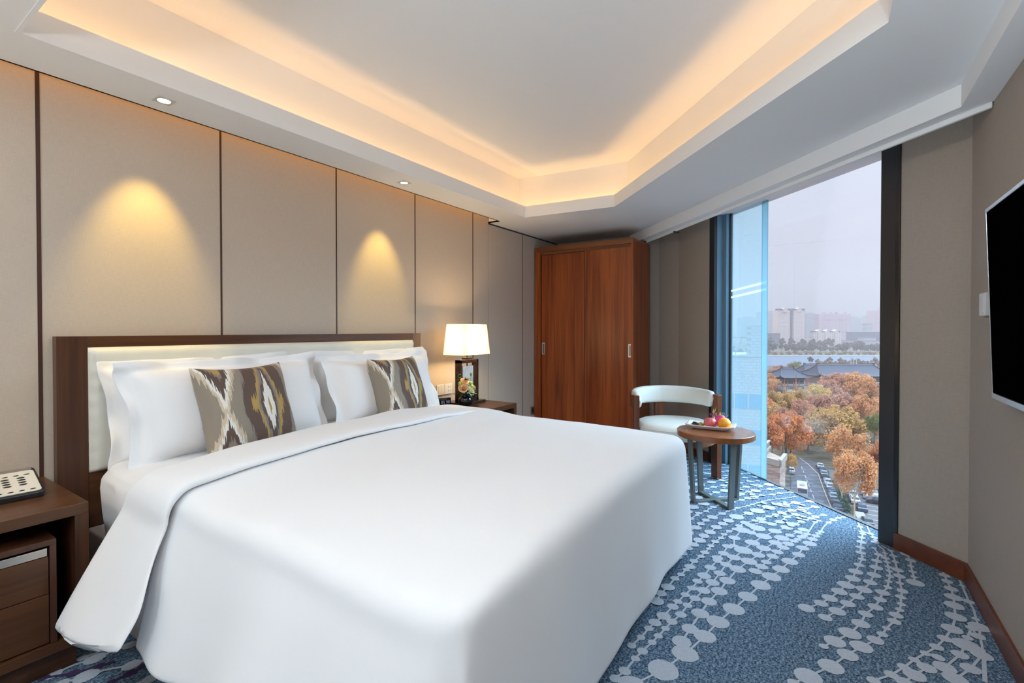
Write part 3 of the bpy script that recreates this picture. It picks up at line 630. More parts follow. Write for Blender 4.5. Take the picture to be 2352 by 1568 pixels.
# added fill lights in the unseen ceiling, each given a downlight fitting
for x, y in CEIL:
    downlight(x, y, 'added downlight for fill light in the ceiling, out of the picture')
    spot('ceiling_fill', (x, y, ZS - .02), FILL_W, FILL_C, 165, .6, d=FILL_D, rad=.16)
spot('left_up_fill', (-1.0, .6, 1.60), FILL_LEFT_W, (.88, .95, 1), 172, .5, d=(.1, 0, 1), rad=.12)  # added fill light, unseen, washing the ceiling from the left
spot('tv_side_up_fill', (.62, -.37, 1.30), FILL_TV_W, (.80, .91, 1), 172, .5, d=(.25, .1, 1), rad=.10)  # added fill light, unseen, washing the ceiling from the television side
sk = bpy.data.lights.new('daylight_fill', 'SUN'); sk.energy = DAY_W; sk.color = (.60, .83, 1); sk.angle = R(75)  # added wide soft sun that boosts the daylight through the window
sk_ = bpy.data.objects.new('daylight_fill', sk); C.objects.link(sk_); sk_.rotation_euler = Vector((-WN[0] * .72, -WN[1] * .72, -.69)).to_track_quat('-Z', 'Y').to_euler()
def uplighter(x, y, h, label):  # unseen fixtures added to carry the two upward fill lights
    t = thing('added_uplighter', label, 'added floor lamp', (x, y, 0))
    b = MB(); b.lathe([(0, 0), (.13, 0), (.13, .015), (.02, .025), (0, .025)], (0, 0, 0), 32); b.build('base', M['bronze'], t)
    b = MB(); b.tube([(0, 0, .02), (0, 0, h - .10)], .011, 12); b.build('pole', M['bronze'], t, smooth=True)
    b = MB(); b.lathe([(.0, h - .11), (.06, h - .10), (.13, h - .05), (.155, h - .02), (.150, h - .02), (.125, h - .045), (.055, h - .092), (0, h - .10)], (0, 0, 0), 32); b.build('bowl_shade', M['paint'], t, smooth=True)
uplighter(-1.0, .6, 1.58, 'added fill-light floor uplighter with a white bowl, unseen left of the camera')
uplighter(.62, -.37, 1.28, 'added fill-light floor uplighter with a white bowl, unseen by the television wall')
# sky
p0 = W(1.32, .17)
o = area('window_portal', (p0[0], p0[1], 1.15), 1.75, 2.25, 1, (1, 1, 1), d=(-WN[0], -WN[1], 0))
o.data.cycles.is_portal = True
wd = bpy.data.worlds.new('sky'); scene.world = wd; wd.use_nodes = True
nt = wd.node_tree; N = nt.nodes
for x in list(N): N.remove(x)
out = N.new('ShaderNodeOutputWorld'); bg = N.new('ShaderNodeBackground'); tc = N.new('ShaderNodeTexCoord'); sp = N.new('ShaderNodeSeparateXYZ'); rp = N.new('ShaderNodeValToRGB')
nt.links.new(tc.outputs['Generated'], sp.inputs[0]); nt.links.new(sp.outputs[2], rp.inputs[0]); nt.links.new(rp.outputs[0], bg.inputs[0]); nt.links.new(bg.outputs[0], out.inputs[0])
cr = rp.color_ramp
for p, c in SKY: 
    e = cr.elements.new(p); e.color = (*c, 1)
cr.elements.remove(cr.elements[0]); cr.elements.remove(cr.elements[-1])
bg.inputs[1].default_value = SKY_S
sun = bpy.data.lights.new('low_autumn_sun', 'SUN'); sun.energy = SUN_W; sun.color = (1, .80, .62); sun.angle = R(12)
so_ = bpy.data.objects.new('low_autumn_sun', sun); C.objects.link(so_); so_.rotation_euler = Vector((.62, -.62, -.42)).to_track_quat('-Z', 'Y').to_euler()
# ------------------------------------------------------------------ bed
bed = thing('bed', 'wide hotel bed with walnut framed cream headboard against the panelled wall', 'bed', (1.755, 1.75, 0))
bo = (1.755, 1.75, 0)
b = MB()
b.box(.649, .755, D - .055, D - .001, .0, 1.201); b.build('headboard_stile', M['walnut'], bed, bevel=.002, org=bo)
b = MB(); b.box(2.77, 2.862, D - .055, D - .001, .0, 1.201); b.build('headboard_stile', M['walnut'], bed, bevel=.002, org=bo)
b = MB(); b.box(.755, 2.77, D - .055, D - .001, 1.150, 1.201); b.box(.755, 2.77, D - .055, D - .001, .20, .585)
b.build('headboard_rail', M['walnut_x'], bed, bevel=.002, org=bo)
b = MB()
def hp(u, v):
    x = .755 + 2.015 * u; z = .585 + .565 * v
    eu = min(u, 1 - u) * 2.015; ev = min(v, 1 - v) * .565
    e = min(1, min(eu, ev) / .03)
    y = D - .055 - .030 * math.sqrt(max(0, 1 - (1 - e) ** 2)) - .012 * math.sin(PI * u) ** .5 * math.sin(PI * v) ** .5
    rip = .0025 * math.sin(z * 95) * (1 - sm(eu / .05)) + .0025 * math.sin(x * 70) * (1 - sm(ev / .05))
    return (x, y + rip, z)
us = 60
b.grid(120, 60, lambda u, v: hp(u - .0 * u, v))
b.box(.756, 2.769, D - .056, D - .01, .586, 1.149)
b.build('headboard_cushion', M['leather'], bed, smooth=True, org=bo)
b = MB(); b.box(.745, 2.76, .76, D - .06, .02, .34)
b.build('bed_base', M['skirt'], bed, bevel=.01, org=bo)
# mattress with a loosely tucked sheet
b = MB()
def matt(u, v):
    a = 2 * PI * u
    hx, hy = 1.035, 1.035
    cx, cy = 1.755, 1.745
    n = 9
    c_, s_ = math.cos(a), math.sin(a)
    k = (abs(c_) ** n + abs(s_) ** n) ** (-1 / n)
    prof = [(.0, .655), (.80, .655), (.93, .650), (.975, .632), (.995, .60), (1.0, .55), (.995, .45), (.985, .34), (.975, .30)]
    i = min(len(prof) - 2, int(v * (len(prof) - 1))); t = v * (len(prof) - 1) - i
    r = prof[i][0] * (1 - t) + prof[i + 1][0] * t; z = prof[i][1] * (1 - t) + prof[i + 1][1] * t
    w = .006 * math.sin(a * 34) * (1 if z < .6 else 0)
    return (cx + (hx + w) * c_ * k * r, cy + (hy + w) * s_ * k * r, z)
b.grid(140, 32, matt, wrap=True)
b.build('mattress', M['sheet'], bed, smooth=True, org=bo)

# duvet: draped over the foot and both sides, its head end folded back
X0, X1, Y0 = .715, 2.765, .665
RR = .075
def crown(x, y):
    q = max(0, 1 - ((x - 1.74) / 1.06) ** 4) * max(0, 1 - max(0, (1.4 - y) / .78) ** 4)
    h = .648 + .040 * q
    h += .010 * nz(x * 2.2, y * 2.2, 3) + .004 * nz(x * 6, y * 5, 9)
    return h
def drape(a, bq, S, lift=0, L=1.0, flare=.42, wave=1.0, seed=0):
    """a: across the bed, bq: along it; beyond the edges the cloth turns down"""
    dxl, dxr, dyf = max(0, X0 + RR - a), max(0, a - (X1 - RR)), max(0, Y0 + RR - bq)
    dx = dxl or dxr; sx = -1 if dxl else 1
    ix = min(max(a, X0 + RR), X1 - RR); iy = max(bq, Y0 + RR)
    z0 = crown(ix, iy) + lift
    d = max(dx, dyf)
    if d <= 0: return (a, bq, z0)
    ph = math.atan2(dyf, dx)
    corner = dx > 0 and dyf > 0
    far = corner and not dxl
    ox, oy = sx * math.cos(ph), -math.sin(ph)
    cr_ = .046 * math.exp(-((ix - X0 - RR) / .30) ** 2) * sm((ph - .25) / .9) if dyf else 0
    r = RR + lift - cr_; e0 = cr_; d = d - e0
    if d < 0:
        out = d + e0; dn = 0; rest = 0
    elif d < r * PI / 2:
        th = d / r; out = e0 + r * math.sin(th); dn = r * (1 - math.cos(th)); rest = 0
    else:
        rest = d - r * PI / 2
        wf_ = math.cos(ph) ** 2
        fl_ = (flare if dxl else .10) * wf_ + .07 * (1 - wf_)
        out = e0 + r + rest * math.sin(fl_); dn = r + rest * math.cos(fl_)
    t = min(1, rest / .45)
    s_ = (iy if dx >= dyf else ix)
    if corner:
        out += 0 if far else wave * t * (.035 * math.exp(-((ph - .95) / .16) ** 2) - .030 * math.exp(-((ph - .55) / .2) ** 2))
    else:
        out += (.35 if dyf else 1) * wave * t * (.020 * math.sin(s_ * 7.3 + seed) + .012 * math.sin(s_ * 15.7 + 1.3 + seed) + .012 * nz(s_ * 3, rest * 3, seed))
        if dyf: dn += .010 * math.sin(s_ * 5 + 1) * t
        else: dn += .014 * math.sin(s_ * 8.2 + .7 + seed) * t
    px_, py_ = ix + ox * out, iy + oy * out
    return (px_ + .02 * sm((.95 - px_) / .3) * sm((.85 - py_) / .2), py_ - .05 * sm((1.75 - px_) / 1.0) * sm((1.0 - py_) / .35), max(.012, z0 - dn))
dv = MB()
S = .62; SL = .485
YH = 1.93
def cells():
    xs = []
    n1 = 22
    xs += [X0 + RR - SL + SL * i / n1 for i in range(n1)]
    n2 = 74
    xs += [X0 + RR + (X1 - X0 - 2 * RR) * i / n2 for i in range(n2)]
    xs += [X1 - RR + S * i / n1 for i in range(n1 + 1)]
    ys = [Y0 + RR - S + S * i / n1 for i in range(n1)]
    n3 = 46
    ys += [Y0 + RR + (YH - Y0 - RR) * i / n3 for i in range(n3 + 1)]
    return xs, ys
xs, ys = cells()
def dpt(i, j):
    a, q = xs[i], ys[j]
    if j > 22:                                   # the head end leans a little towards the foot on the near side
        k = (j - 22) / 46
        q += k * (.06 * (a - 1.74) - .05 * sm((X0 - .05 - a) / .4))
    p = drape(a, q, S)
    if j > 58:
        e = sm((j - 58) / 10)
        out = sm((X0 + RR - a - .12) / .4)
        p = (p[0] + .02 * e * out, p[1], p[2] + (.022 * e if out < .5 else 0) * (1 - out))
    return p
n, m = len(xs), len(ys)
dv.add([dpt(i, j) for j in range(m) for i in range(n)], [(j * n + i, j * n + i + 1, (j + 1) * n + i + 1, (j + 1) * n + i) for j in range(m - 1) for i in range(n - 1)])
duvet = dv.build('duvet', M['linen'], smooth=True, org=(1.75, 1.3, .02))
tag(duvet, 'plain white duvet draped over the bed with its head end folded back', 'duvet')
md = duvet.modifiers.new('thick', 'SOLIDIFY'); md.thickness = .012; md.offset = -1
md = duvet.modifiers.new('smooth', 'SUBSURF'); md.levels = 1; md.render_levels = 1
# folded-back band: a soft flattened roll lying on the duvet and mattress, hanging down the near side
fb = MB()
SB = .540
bx = [X0 + RR - SB + SB * i / 26 for i in range(26)] + [X0 + RR + (X1 - X0 - 2 * RR) * i / 70 for i in range(70)] + [X1 - RR + .35 * i / 16 for i in range(17)]
sec = []
NS = 22
for k in range(NS):
    an = 2 * PI * k / NS
    c_, s_ = math.cos(an), math.sin(an)
    sec.append((math.copysign(abs(c_) ** .55, c_), math.copysign(abs(s_) ** .8, s_)))
vs = []
for i, a in enumerate(bx):
    hang = sm((X0 + RR - a) / .45)
    yh = 2.150 + .115 * (a - .8) + .015 * math.sin(a * 5) + .065 * hang + .02 * nz(a * 3, 1, 1)
    yl = 1.835 + .058 * (a - .8) + .014 * math.sin(a * 4.1 + 1) - .13 * hang ** 3 + .02 * nz(a * 2.5, 7, 1) + .05 * sm((a - 2.2) / .5)
    for (u_, w_) in sec:
        q = (yh + yl) / 2 + (yh - yl) / 2 * u_
        th = (.017 + .007 * nz(a * 2, 5, 2) + .006 * sm(-u_)) * (1 - .45 * sm((a - 1.9) / .7))
        lift = .016 - .012 * sm((a - 1.9) / .7) + th * (w_ + 1)
        if hang > 0:
            lift = .012 + (lift - .012) * (1 - .55 * hang) + .010 * math.sin(q * 30) * hang
        a2 = X0 + RR - (X0 + RR - a) * (1 + .085 * u_) if hang > 0 else a
        p = drape(a2, q, SB, lift, flare=.53 + .04 * sm((q - 1.9) / .2), seed=1.0)
        vs.append((p[0], p[1], p[2]))
nb = len(bx)
fs = [(i * NS + k, i * NS + (k + 1) % NS, (i + 1) * NS + (k + 1) % NS, (i + 1) * NS + k) for i in range(nb - 1) for k in range(NS)]
fs += [tuple(range(NS))[::-1], tuple(range((nb - 1) * NS, nb * NS))]
fb.add(vs, fs)
o = fb.build('folded_band', M['linen'], duvet, smooth=True, org=(1.75, 1.3, .02), sub=1)

# pillows
def pillow_mesh(w, h, t, flange, seed, cut=.07, puff=.42):
    b = MB()
    nu, nv = 44, 32
    def pt(u, v, sgn):
        U, V = 2 * u - 1, 2 * v - 1
        fu, fv = 1 + 2 * flange / w, 1 + 2 * flange / h
        a, c = U * fu, V * fv
        ia, ic = max(-1, min(1, a)), max(-1, min(1, c))
        body = (max(0, 1 - ia ** 4) ** puff) * (max(0, 1 - ic ** 4) ** puff)
        x = a * w / 2 * (1 - cut * (1 - ic * ic) * (abs(ia) ** 3)); z = c * h / 2 * (1 - cut * (1 - ia * ia) * (abs(ic) ** 3))
        y = t / 2 * body * sgn
        y += (.012 * nz(x * 5 + seed, z * 5, seed) + .006 * nz(x * 11 + seed, z * 9, seed + 3)) * body ** .5 * (1 if sgn < 0 else .5)
        rr = max(abs(a) - 1, abs(c) - 1, 0)
        fz_ = min(1, rr * 8); y += fz_ * (.016 * math.sin(13 * (x if abs(c) > abs(a) else z) + seed) + .010 * math.sin(29 * (x if abs(c) > abs(a) else z) + 2 * seed)) + .0022 * sgn
        return (x, y, z)
    b.grid(nu, nv, lambda u, v: pt(u, v, -1), uv=True)
    b.grid(nu, nv, lambda u, v: pt(u, v, 1), uv=True, flip=True)
    edge = [(i, 0) for i in range(nu)] + [(nu, j) for j in range(nv)] + [(i, nv) for i in range(nu, 0, -1)] + [(0, j) for j in range(nv, 0, -1)]
    off = (nu + 1) * (nv + 1)
    ids = [j * (nu + 1) + i for i, j in edge]
    b.add([], [])
    for k in range(len(ids)):
        p, q = ids[k], ids[(k + 1) % len(ids)]
        U_ = lambda k_: ((k_ % (nu + 1)) / nu, (k_ // (nu + 1)) / nv)
        b.uv[len(b.f)] = [U_(q), U_(p), U_(p), U_(q)]
        b.f.append([q, p, p + off, q + off]); b.m.append(0)
    return b
def put_pillow(name, mat, w, h, t, flange, seed, loc, lean, yaw, label, cat, group, cut=.05, puff=.42, roll=0):
    b = pillow_mesh(w, h, t, flange, seed, cut, puff)
    o = b.build(name, mat, smooth=True, sub=1)
    o.location = loc; o.rotation_euler = (lean, roll, yaw)
    return tag(o, label, cat, group)
PG = 'white flanged pillows leaning on the headboard'
put_pillow('pillow', M['pillow'],   .93, .40, .17, .055, 1, (1.290, 2.700, .848), R(-10), R(2), 'white flanged pillow against the headboard, rear one of the left pair', 'pillow', PG, roll=R(-1))
put_pillow('pillow', M['pillow'], .92, .39, .20, .058, 5, (1.300, 2.560, .848), R(-17), R(5), 'white flanged pillow directly behind the larger looking left patterned cushion', 'pillow', PG)
put_pillow('pillow', M['pillow'], .93, .40, .17, .055, 9, (2.335, 2.705, .845), R(-10), R(0), 'white flanged pillow against the headboard, rear one of the right pair', 'pillow', PG)
put_pillow('pillow', M['pillow'], .88, .38, .20, .058, 13, (2.300, 2.560, .838), R(-17), R(4), 'white flanged pillow directly behind the patterned cushion nearer the lamp', 'pillow', PG)
CG = 'patterned throw cushions'
put_pillow('throw_cushion', M['ikat'], .48, .46, .16, .0, 3, (1.265, 2.410, .838), R(-19), R(8), 'brown, gold and white ikat cushion, left one of the two, nearer the telephone', 'cushion', CG, cut=.10, puff=.5)
put_pillow('throw_cushion', M['ikat'], .45, .45, .16, .0, 7, (2.270, 2.415, .832), R(-19), R(6), 'brown, gold and white ikat cushion, right one of the two, nearer the lamp', 'cushion', CG, cut=.10, puff=.5)

# ------------------------------------------------------------------ bedside tables
def bedside(x0, x1, label, mirror=False, full=True):
    o = (.5 * (x0 + x1), 2.57, 0)
    t = thing('bedside_table', label, 'bedside table', o)
    yf, yb = 2.288, D - .002
    b = MB(); b.box(x0, x1, yf, yb, .556, .596); b.build('top', M['walnut_x'], t, bevel=.0015, org=o)
    xs_ = ((x1 - .04, x1),) if not mirror else ((x1 - .04, x1), (x0, x0 + .04))
    for a, c in xs_:
        b = MB(); b.box(a, c, yf, yb, .12, .556); b.build('side_panel', M['walnut'], t, bevel=.0015, org=o)
    b = MB(); b.box(x0, x1, yf, yb, .085, .12); b.build('bottom_panel', M['walnut_x'], t, bevel=.0015, org=o)
    b = MB(); b.box(x0 + .04, x1 - .03, yf + .035, yb - .02, .0, .085); b.build('plinth', M['walnut_x'], t, org=o)
    b = MB(); b.box(x0 + .02, x1 - .02, yb - .015, yb - .001, .12, .556); b.build('back_panel', M['walnut'], t, org=o)
    cx1 = x1 - .088; cx0 = x0 + .0 if not mirror else x0 + .088
    b = MB(); yy = yf + .008
    b.box(cx0, cx1, yy, yb - .05, .470, .490)
    b.box(cx1 - .018, cx1, yy, yb - .05, .12, .470)
    b.box(cx0, cx0 + .018, yy, yb - .05, .12, .470)
    b.build('inner_cabinet', M['walnut'], t, bevel=.001, org=o)
    for z0, z1 in ((.300, .430), (.125, .297)):
        b = MB(); b.box(cx0 + .02, cx1 - .02, yy + .006, yb - .08, z0, z1)
        d = b.build('drawer', M['walnut_x'], t, bevel=.001, org=o)
        if z1 > .4:
            b = MB(); b.box(cx0 + .02, cx1 - .022, yy + .010, yy + .04, .432, .460)
            b.build('pull_channel', M['nickel'], d, bevel=.001, org=o)
    return t
bedside(-.34, .616, 'walnut bedside table with two drawers under the telephone')
bedside(2.905, 3.511, 'walnut bedside table carrying the lit lamp and flowers', True)

# telephone
o = (.44, 2.62, .596)
ph = thing('telephone', 'black desk telephone with a cream keypad on the near bedside table', 'telephone', o, R(-4))
def tilt(x, y, z): return (x, y, z + .05 * (y + .11) / .24)
b = MB()
def slab(b, x0, x1, y0, y1, za, zb, r=.02, mi=0, t=True):
    pts = []
    for cx, cy, a0 in ((x1 - r, y1 - r, 0), (x0 + r, y1 - r, 90), (x0 + r, y0 + r, 180), (x1 - r, y0 + r, 270)):
        for k in range(6):
            a = R(a0 + 18 * k); pts.append((cx + r * math.cos(a), cy + r * math.sin(a)))
    n = len(pts)
    f = tilt if t else (lambda x, y, z: (x, y, z))
    b.add([(p[0], p[1], za) if za == 0 else f(p[0], p[1], za) for p in pts] + [f(p[0], p[1], zb) for p in pts], [tuple(range(n))[::-1], tuple(range(n, 2 * n))] + [(i, (i + 1) % n, n + (i + 1) % n, n + i) for i in range(n)], mi)
slab(b, -.125, .115, -.11, .13, 0, .022)
b.build('body', M['black'], ph, bevel=.004)
b = MB(); slab(b, -.055, .107, -.098, .098, .0215, .0235, .014)
fp = b.build('keypad_plate', M['ivory'], ph)
b = MB(); slab(b, -.055, .104, .100, .122, .0215, .0235, .004); b.build('display_strip', plain('grey_display', (.20, .18, .16), .3), ph)
for r_ in range(4):
    for c_ in range(3):
        x, y = -.022 + c_ * .043, .034 - r_ * .021
        b = MB(); b.ball(tilt(x, y, .0240), (.012, .0066, .0032), 12); b.build('button', M['black'], fp)
for k in range(5):
    b = MB(); b.ball(tilt(-.036 + k * .030, -.080, .0240), (.009, .0045, .002), 10); b.build('memory_button', M['black'], fp)
    b = MB(); b.ball(tilt(-.036 + k * .030, .060, .0240), (.009, .0045, .002), 10); b.build('memory_button', M['black'], fp)
b = MB()
hs = [(-.074, .115), (-.076, .085), (-.074, .03), (-.072, -.03), (-.072, -.085), (-.072, -.110)]
b.tube([tilt(x, y, .044 + .012 * math.sin(PI * (y + .11) / .23)) for x, y in hs], [.026, .034, .024, .024, .035, .027], 14)
b.build('handset', M['black'], ph, smooth=True)
b = MB()
cp = []
for k in range(160):
    t = k / 159
    a = t * 2 * PI * 22
    cx_, cy_, cz_ = -.110 + .045 * math.sin(t * 3), -.125 - .075 * math.sin(t * PI), .016
    cp.append((cx_ + .012 * math.cos(a) , cy_ + .0 + .010 * math.cos(a) + .02 * t, cz_ + .012 * math.sin(a)))
b.tube(cp, .0028, 5); b.build('coiled_cord', M['black'], ph, smooth=True)

# table lamp
def lamp(cx, cy, label, watts=None):
    o = (cx, cy, .596)
    t = thing('table_lamp', label, 'table lamp', o)
    b = MB(); b.box(-.14, .18, -.065, .065, 0, .022); b.build('base', M['bronze'], t, bevel=.002)
    b = MB()
    for s in ((-.125, -.100, .025, .380), (.100, .125, .025, .380)): b.box(s[0], s[1], -.028, .028, s[2], s[3])
    b.box(-.125, .125, -.028, .028, .380, .405) if False else b.box(-.125, .125, -.028, .028, .352, .380)
    b.box(-.125, .125, -.028, .028, .022, .048)
    b.build('open_frame', M['bronze'], t, bevel=.0015)
    b = MB(); b.box(-.070, .070, -.012, .012, .07, .325); b.build('inset_slab', M['marble'], t, bevel=.001)
    b = MB(); b.tube([(0, 0, .32), (0, 0, .46)], .006, 10); b.box(-.045, .045, -.022, .022, .380, .396); b.build('stem', M['bronze'], t)
    b = MB(); b.ball((0, 0, .53), (.025, .025, .04), 12); b.build('bulb', emit('warm_lamp_bulb', (1, .72, .40), BULB_E), t, smooth=True)
    b = MB()
    w0, d0, w1, d1, z0, z1 = .180, .110, .158, .092, .424, .680
    for k, tt in ((0, 0), (1, .003)):
        a = [(-w0 + tt, -d0 + tt), (w0 - tt, -d0 + tt), (w0 - tt, d0 - tt), (-w0 + tt, d0 - tt)]; c = [(-w1 + tt, -d1 + tt), (w1 - tt, -d1 + tt), (w1 - tt, d1 - tt), (-w1 + tt, d1 - tt)]
        b.add([(*p, z0) for p in a] + [(*p, z1) for p in c], [(i, (i + 1) % 4, 4 + (i + 1) % 4, 4 + i) for i in range(4)]) if k == 0 else None
    b.build('lamp_shade', M['shade'], t)
    b = MB()
    b.tube([(-w1, 0, z1 - .02), (0, 0, z1 - .02), (w1, 0, z1 - .02)], .002, 6); b.tube([(0, 0, .46), (0, 0, z1 - .02)], .003, 6)
    b.build('shade_carrier', M['bronze'], t)
    point('lamp_glow', (cx, cy, .596 + .53), watts or BULB_W, (1, .70, .36), .045)
    return t
lamp(3.235, 2.615, 'lit table lamp with a tapered cream shade on an open bronze frame')
b = MB(); b.tube([(3.10, 2.66, .600), (3.06, 2.70, .602), (3.03, 2.76, .62), (3.05, 2.82, .65), (3.06, D - .004, .69)], .0025, 6)
tag(b.build('lamp_cord', M['ivory'], org=(3.1, 2.66, .6), smooth=True), 'thin pale lamp cord rising from the bedside table to the wall socket', 'cord')
lamp(-.10, 2.60, 'table lamp on the near bedside table beyond the left picture edge', 7)

# vase with flowers
vx, vy = 3.130, 2.545
o = (vx, vy, .596)
vs_ = thing('flower_vase', 'round glossy black vase of peach and white roses below the lamp', 'flower vase', o)
b = MB(); b.lathe([(0, 0), (.030, 0), (.050, .014), (.061, .040), (.060, .062), (.048, .084), (.034, .094), (.033, .098), (.030, .098), (.030, .085), (0, .085)], (0, 0, 0), 32)
b.build('vase', M['gloss_black'], vs_, smooth=True)
def petalled(c, r, mat, name, tiltv):
    b = MB(); q = Vector(tiltv).to_track_quat('Z', 'Y').to_matrix()
    c = Vector(c)
    for ly, (cnt, rad, op) in enumerate(((3, .30, .15), (5, .62, .5), (6, 1.0, .95))):
        for k in range(cnt):
            a = 2 * PI * k / cnt + ly * .7
            def pf(u, v):
                ang = a + (u - .5) * 2 * PI / cnt * 1.45
                ra = r * rad * (.25 + .75 * v ** .7) * (1 + .10 * op * v ** 3)
                z = r * (1.05 * v ** .9 * (1.15 - .45 * op) - .42) + r * .06 * math.sin(u * PI * 2 + k)
                z -= r * .25 * op * max(0, v - .75) * 4 * .6
                return c + q @ Vector((ra * math.cos(ang), ra * math.sin(ang), z))
            b.grid(6, 6, pf)
    return b.build(name, mat, vs_, smooth=True)
M['peach'] = plain('peach_petals', (.86, .56, .30), .6, 0, .3, .08, 60)
M['cream_petal'] = plain('pale_green_white_petals', (.78, .84, .58), .6, 0, .3, .06, 60)
M['bud'] = plain('green_bud', (.42, .55, .12), .5)
M['leaf'] = plain('dark_green_leaf', (.035, .075, .025), .5, 0, .4, .3, 40)
for p, r, m, tv in (((-.020, -.005, .205), .036, 'peach', (-.2, -.6, 1)), ((-.055, -.022, .155), .040, 'peach', (-.8, -.6, .7)), ((.050, -.030, .142), .042, 'peach', (.7, -.6, .6)), ((-.002, -.052, .128), .036, 'cream_petal', (0, -1, .5)), ((.03, .03, .15), .034, 'peach', (.5, .5, .8))):
    petalled(p, r, M[m], 'rose', tv)
for p in ((-.058, .012, .190), (.034, -.030, .186), (.028, -.048, .160)):
    b = MB(); b.ball(p, (.018, .018, .020), 12); b.build('bud', M['bud'], vs_, smooth=True)
rl = random.Random(2)
b = MB()
def leaf(b, p, d, L, w):
    p = Vector(p); d = Vector(d).normalized(); s = d.cross(Vector((0, 0, 1)))
    if s.length < .1: s = Vector((1, 0, 0))
    s.normalize(); nrm = s.cross(d)
    b.add([p, p + d * L * .5 + s * w - nrm * w * .3, p + d * L, p + d * L * .5 - s * w - nrm * w * .3, p + d * L * .5 + nrm * w * .1], [(0, 1, 4), (1, 2, 4), (2, 3, 4), (3, 0, 4)])
for k in range(46):
    a = rl.uniform(0, 2 * PI)
    leaf(b, (.035 * math.cos(a), .035 * math.sin(a), .098 + rl.uniform(0, .03)), (math.cos(a), math.sin(a), rl.uniform(-.5, .5)), rl.uniform(.04, .085), rl.uniform(.008, .014))
for k in range(8):
    a = rl.uniform(0, 2 * PI); leaf(b, (-.02 + .02 * math.cos(a), .02 * math.sin(a), .215), (math.cos(a), math.sin(a), .7), .045, .009)
b.build('foliage', M['leaf'], vs_)
b = MB()
st = [(-.02, .02, .09), (-.055, .02, .16), (-.075, .015, .22), (-.085, .01, .275)]
b.tube(st, .0018, 5)
for k in range(9):
    t = .35 + .65 * k / 8; i = min(2, int(t * 3)); f = t * 3 - i
    p = Vector(st[i]).lerp(Vector(st[i + 1]), f); leaf(b, p, (1 if k % 2 else -1, -.3, .5), .030, .008)
b.build('leafy_sprig', plain('sprig_green', (.09, .17, .045), .5), vs_)
b = MB(); b.tube([(.03, 0, .09), (.045, -.01, .18), (.055, -.012, .245)], .0015, 5); b.ball((.056, -.012, .258), (.008, .008, .017), 8); b.build('closed_bud', plain('sprig_green_dark', (.12, .24, .06), .5), vs_)

# clock
o = (3.035, 2.700, .596)
ck = thing('alarm_clock', 'small black cube alarm clock with dim digits beside the pillow', 'clock', o, R(-28))
b = MB(); b.box(-.050, .050, -.035, .035, 0, .072); b.build('case', M['gloss_black'], ck, bevel=.004)
dg = emit('dim_blue_digits', (.45, .6, .85), .35)
b = MB()
def seven(b, x, z, s, code):
    h = s; w = s * .55; t = s * .13; y = -.0362
    segs = {'a': (0, h, w, t), 'g': (0, h / 2, w, t), 'd': (0, 0, w, t), 'f': (0, h / 2, t, h / 2 + t), 'b': (w - t, h / 2, t, h / 2 + t), 'e': (0, 0, t, h / 2 + t), 'c': (w - t, 0, t, h / 2 + t)}
    for k in code:
        a = segs[k]; b.box(x + a[0], x + a[0] + a[2], y, y + .001, z + a[1], z + a[1] + a[3])
seven(b, -.036, .026, .020, 'abcdef'); seven(b, -.019, .026, .020, 'acdfg'); seven(b, .008, .026, .020, 'abcdfg'); seven(b, .025, .026, .020, 'abcdefg')
b.build('digits', dg, ck)

# wall sockets
o = (3.2, D, .705)
t = thing('wall_socket', 'double white socket plate on the wall beside the far bedside lamp', 'socket', o)
for k in (0, 1):
    b = MB(); x = 3.105 + k * .102; b.box(x, x + .098, D - .009, D - .0005, .662, .752)
    pl = b.build('cover_plate', M['white_plastic'], t, bevel=.003, org=o)
    b = MB()
    if k: 
        for zz in (.69, .725):
            for xx in (-.014, .014): b.box(x + .062 + xx - .002, x + .062 + xx + .002, D - .0098, D - .008, zz - .007, zz + .007)
    else:
        b.box(x + .02, x + .048, D - .0105, D - .008, .675, .74); b.box(x + .052, x + .08, D - .0105, D - .008, .675, .74)
    b.build('hole_pattern' if k else 'rocker', M['black'] if k else M['white_plastic'], pl, org=o)
b = MB(); b.box(4.655, 4.722, D - .012, D - .0005, .27, .36)
o = (4.69, D, .315)
t = b.build('wall_socket', M['nickel'], org=o, bevel=.002); tag(t, 'grey socket plate low on the wall at the edge of the wardrobe', 'socket')
b = MB(); b.box(4.675, 4.702, D - .014, D - .011, .29, .34); b.build('socket_face', M['black'], t, org=o)

# ------------------------------------------------------------------ wardrobe
o = (5.0, 2.27, 0)
wr = thing('wardrobe', 'tall red-brown wooden wardrobe with two sliding doors in the far corner', 'wardrobe', o)
wx, wy0, wy1, wz = 4.73, 1.685, D - .014, 2.157
b = MB(); b.box(wx, 5.25, wy0, wy0 + .022, 0, wz); b.build('side_panel', M['cherry'], wr, bevel=.001, org=o); b = MB(); b.box(wx, 5.25, wy1 - .022, wy1, 0, wz); b.build('side_panel', M['cherry'], wr, bevel=.001, org=o)
b = MB(); b.box(wx, 5.25, wy0 + .022, wy1 - .022, wz - .055, wz); b.box(wx + .012, 5.25, wy0 + .022, wy1 - .022, wz - .085, wz - .055); b.build('top_rail', M['cherry_y'], wr, bevel=.001, org=o)
b = MB(); b.box(wx, 5.25, wy0 + .022, wy1 - .022, 0, .09); b.build('bottom_rail', M['cherry_y'], wr, bevel=.001, org=o)
b = MB(); b.box(5.235, 5.25, wy0 + .022, wy1 - .022, .09, wz - .06); b.build('back_panel', M['cherry'], wr, org=o)
ym = 2.215
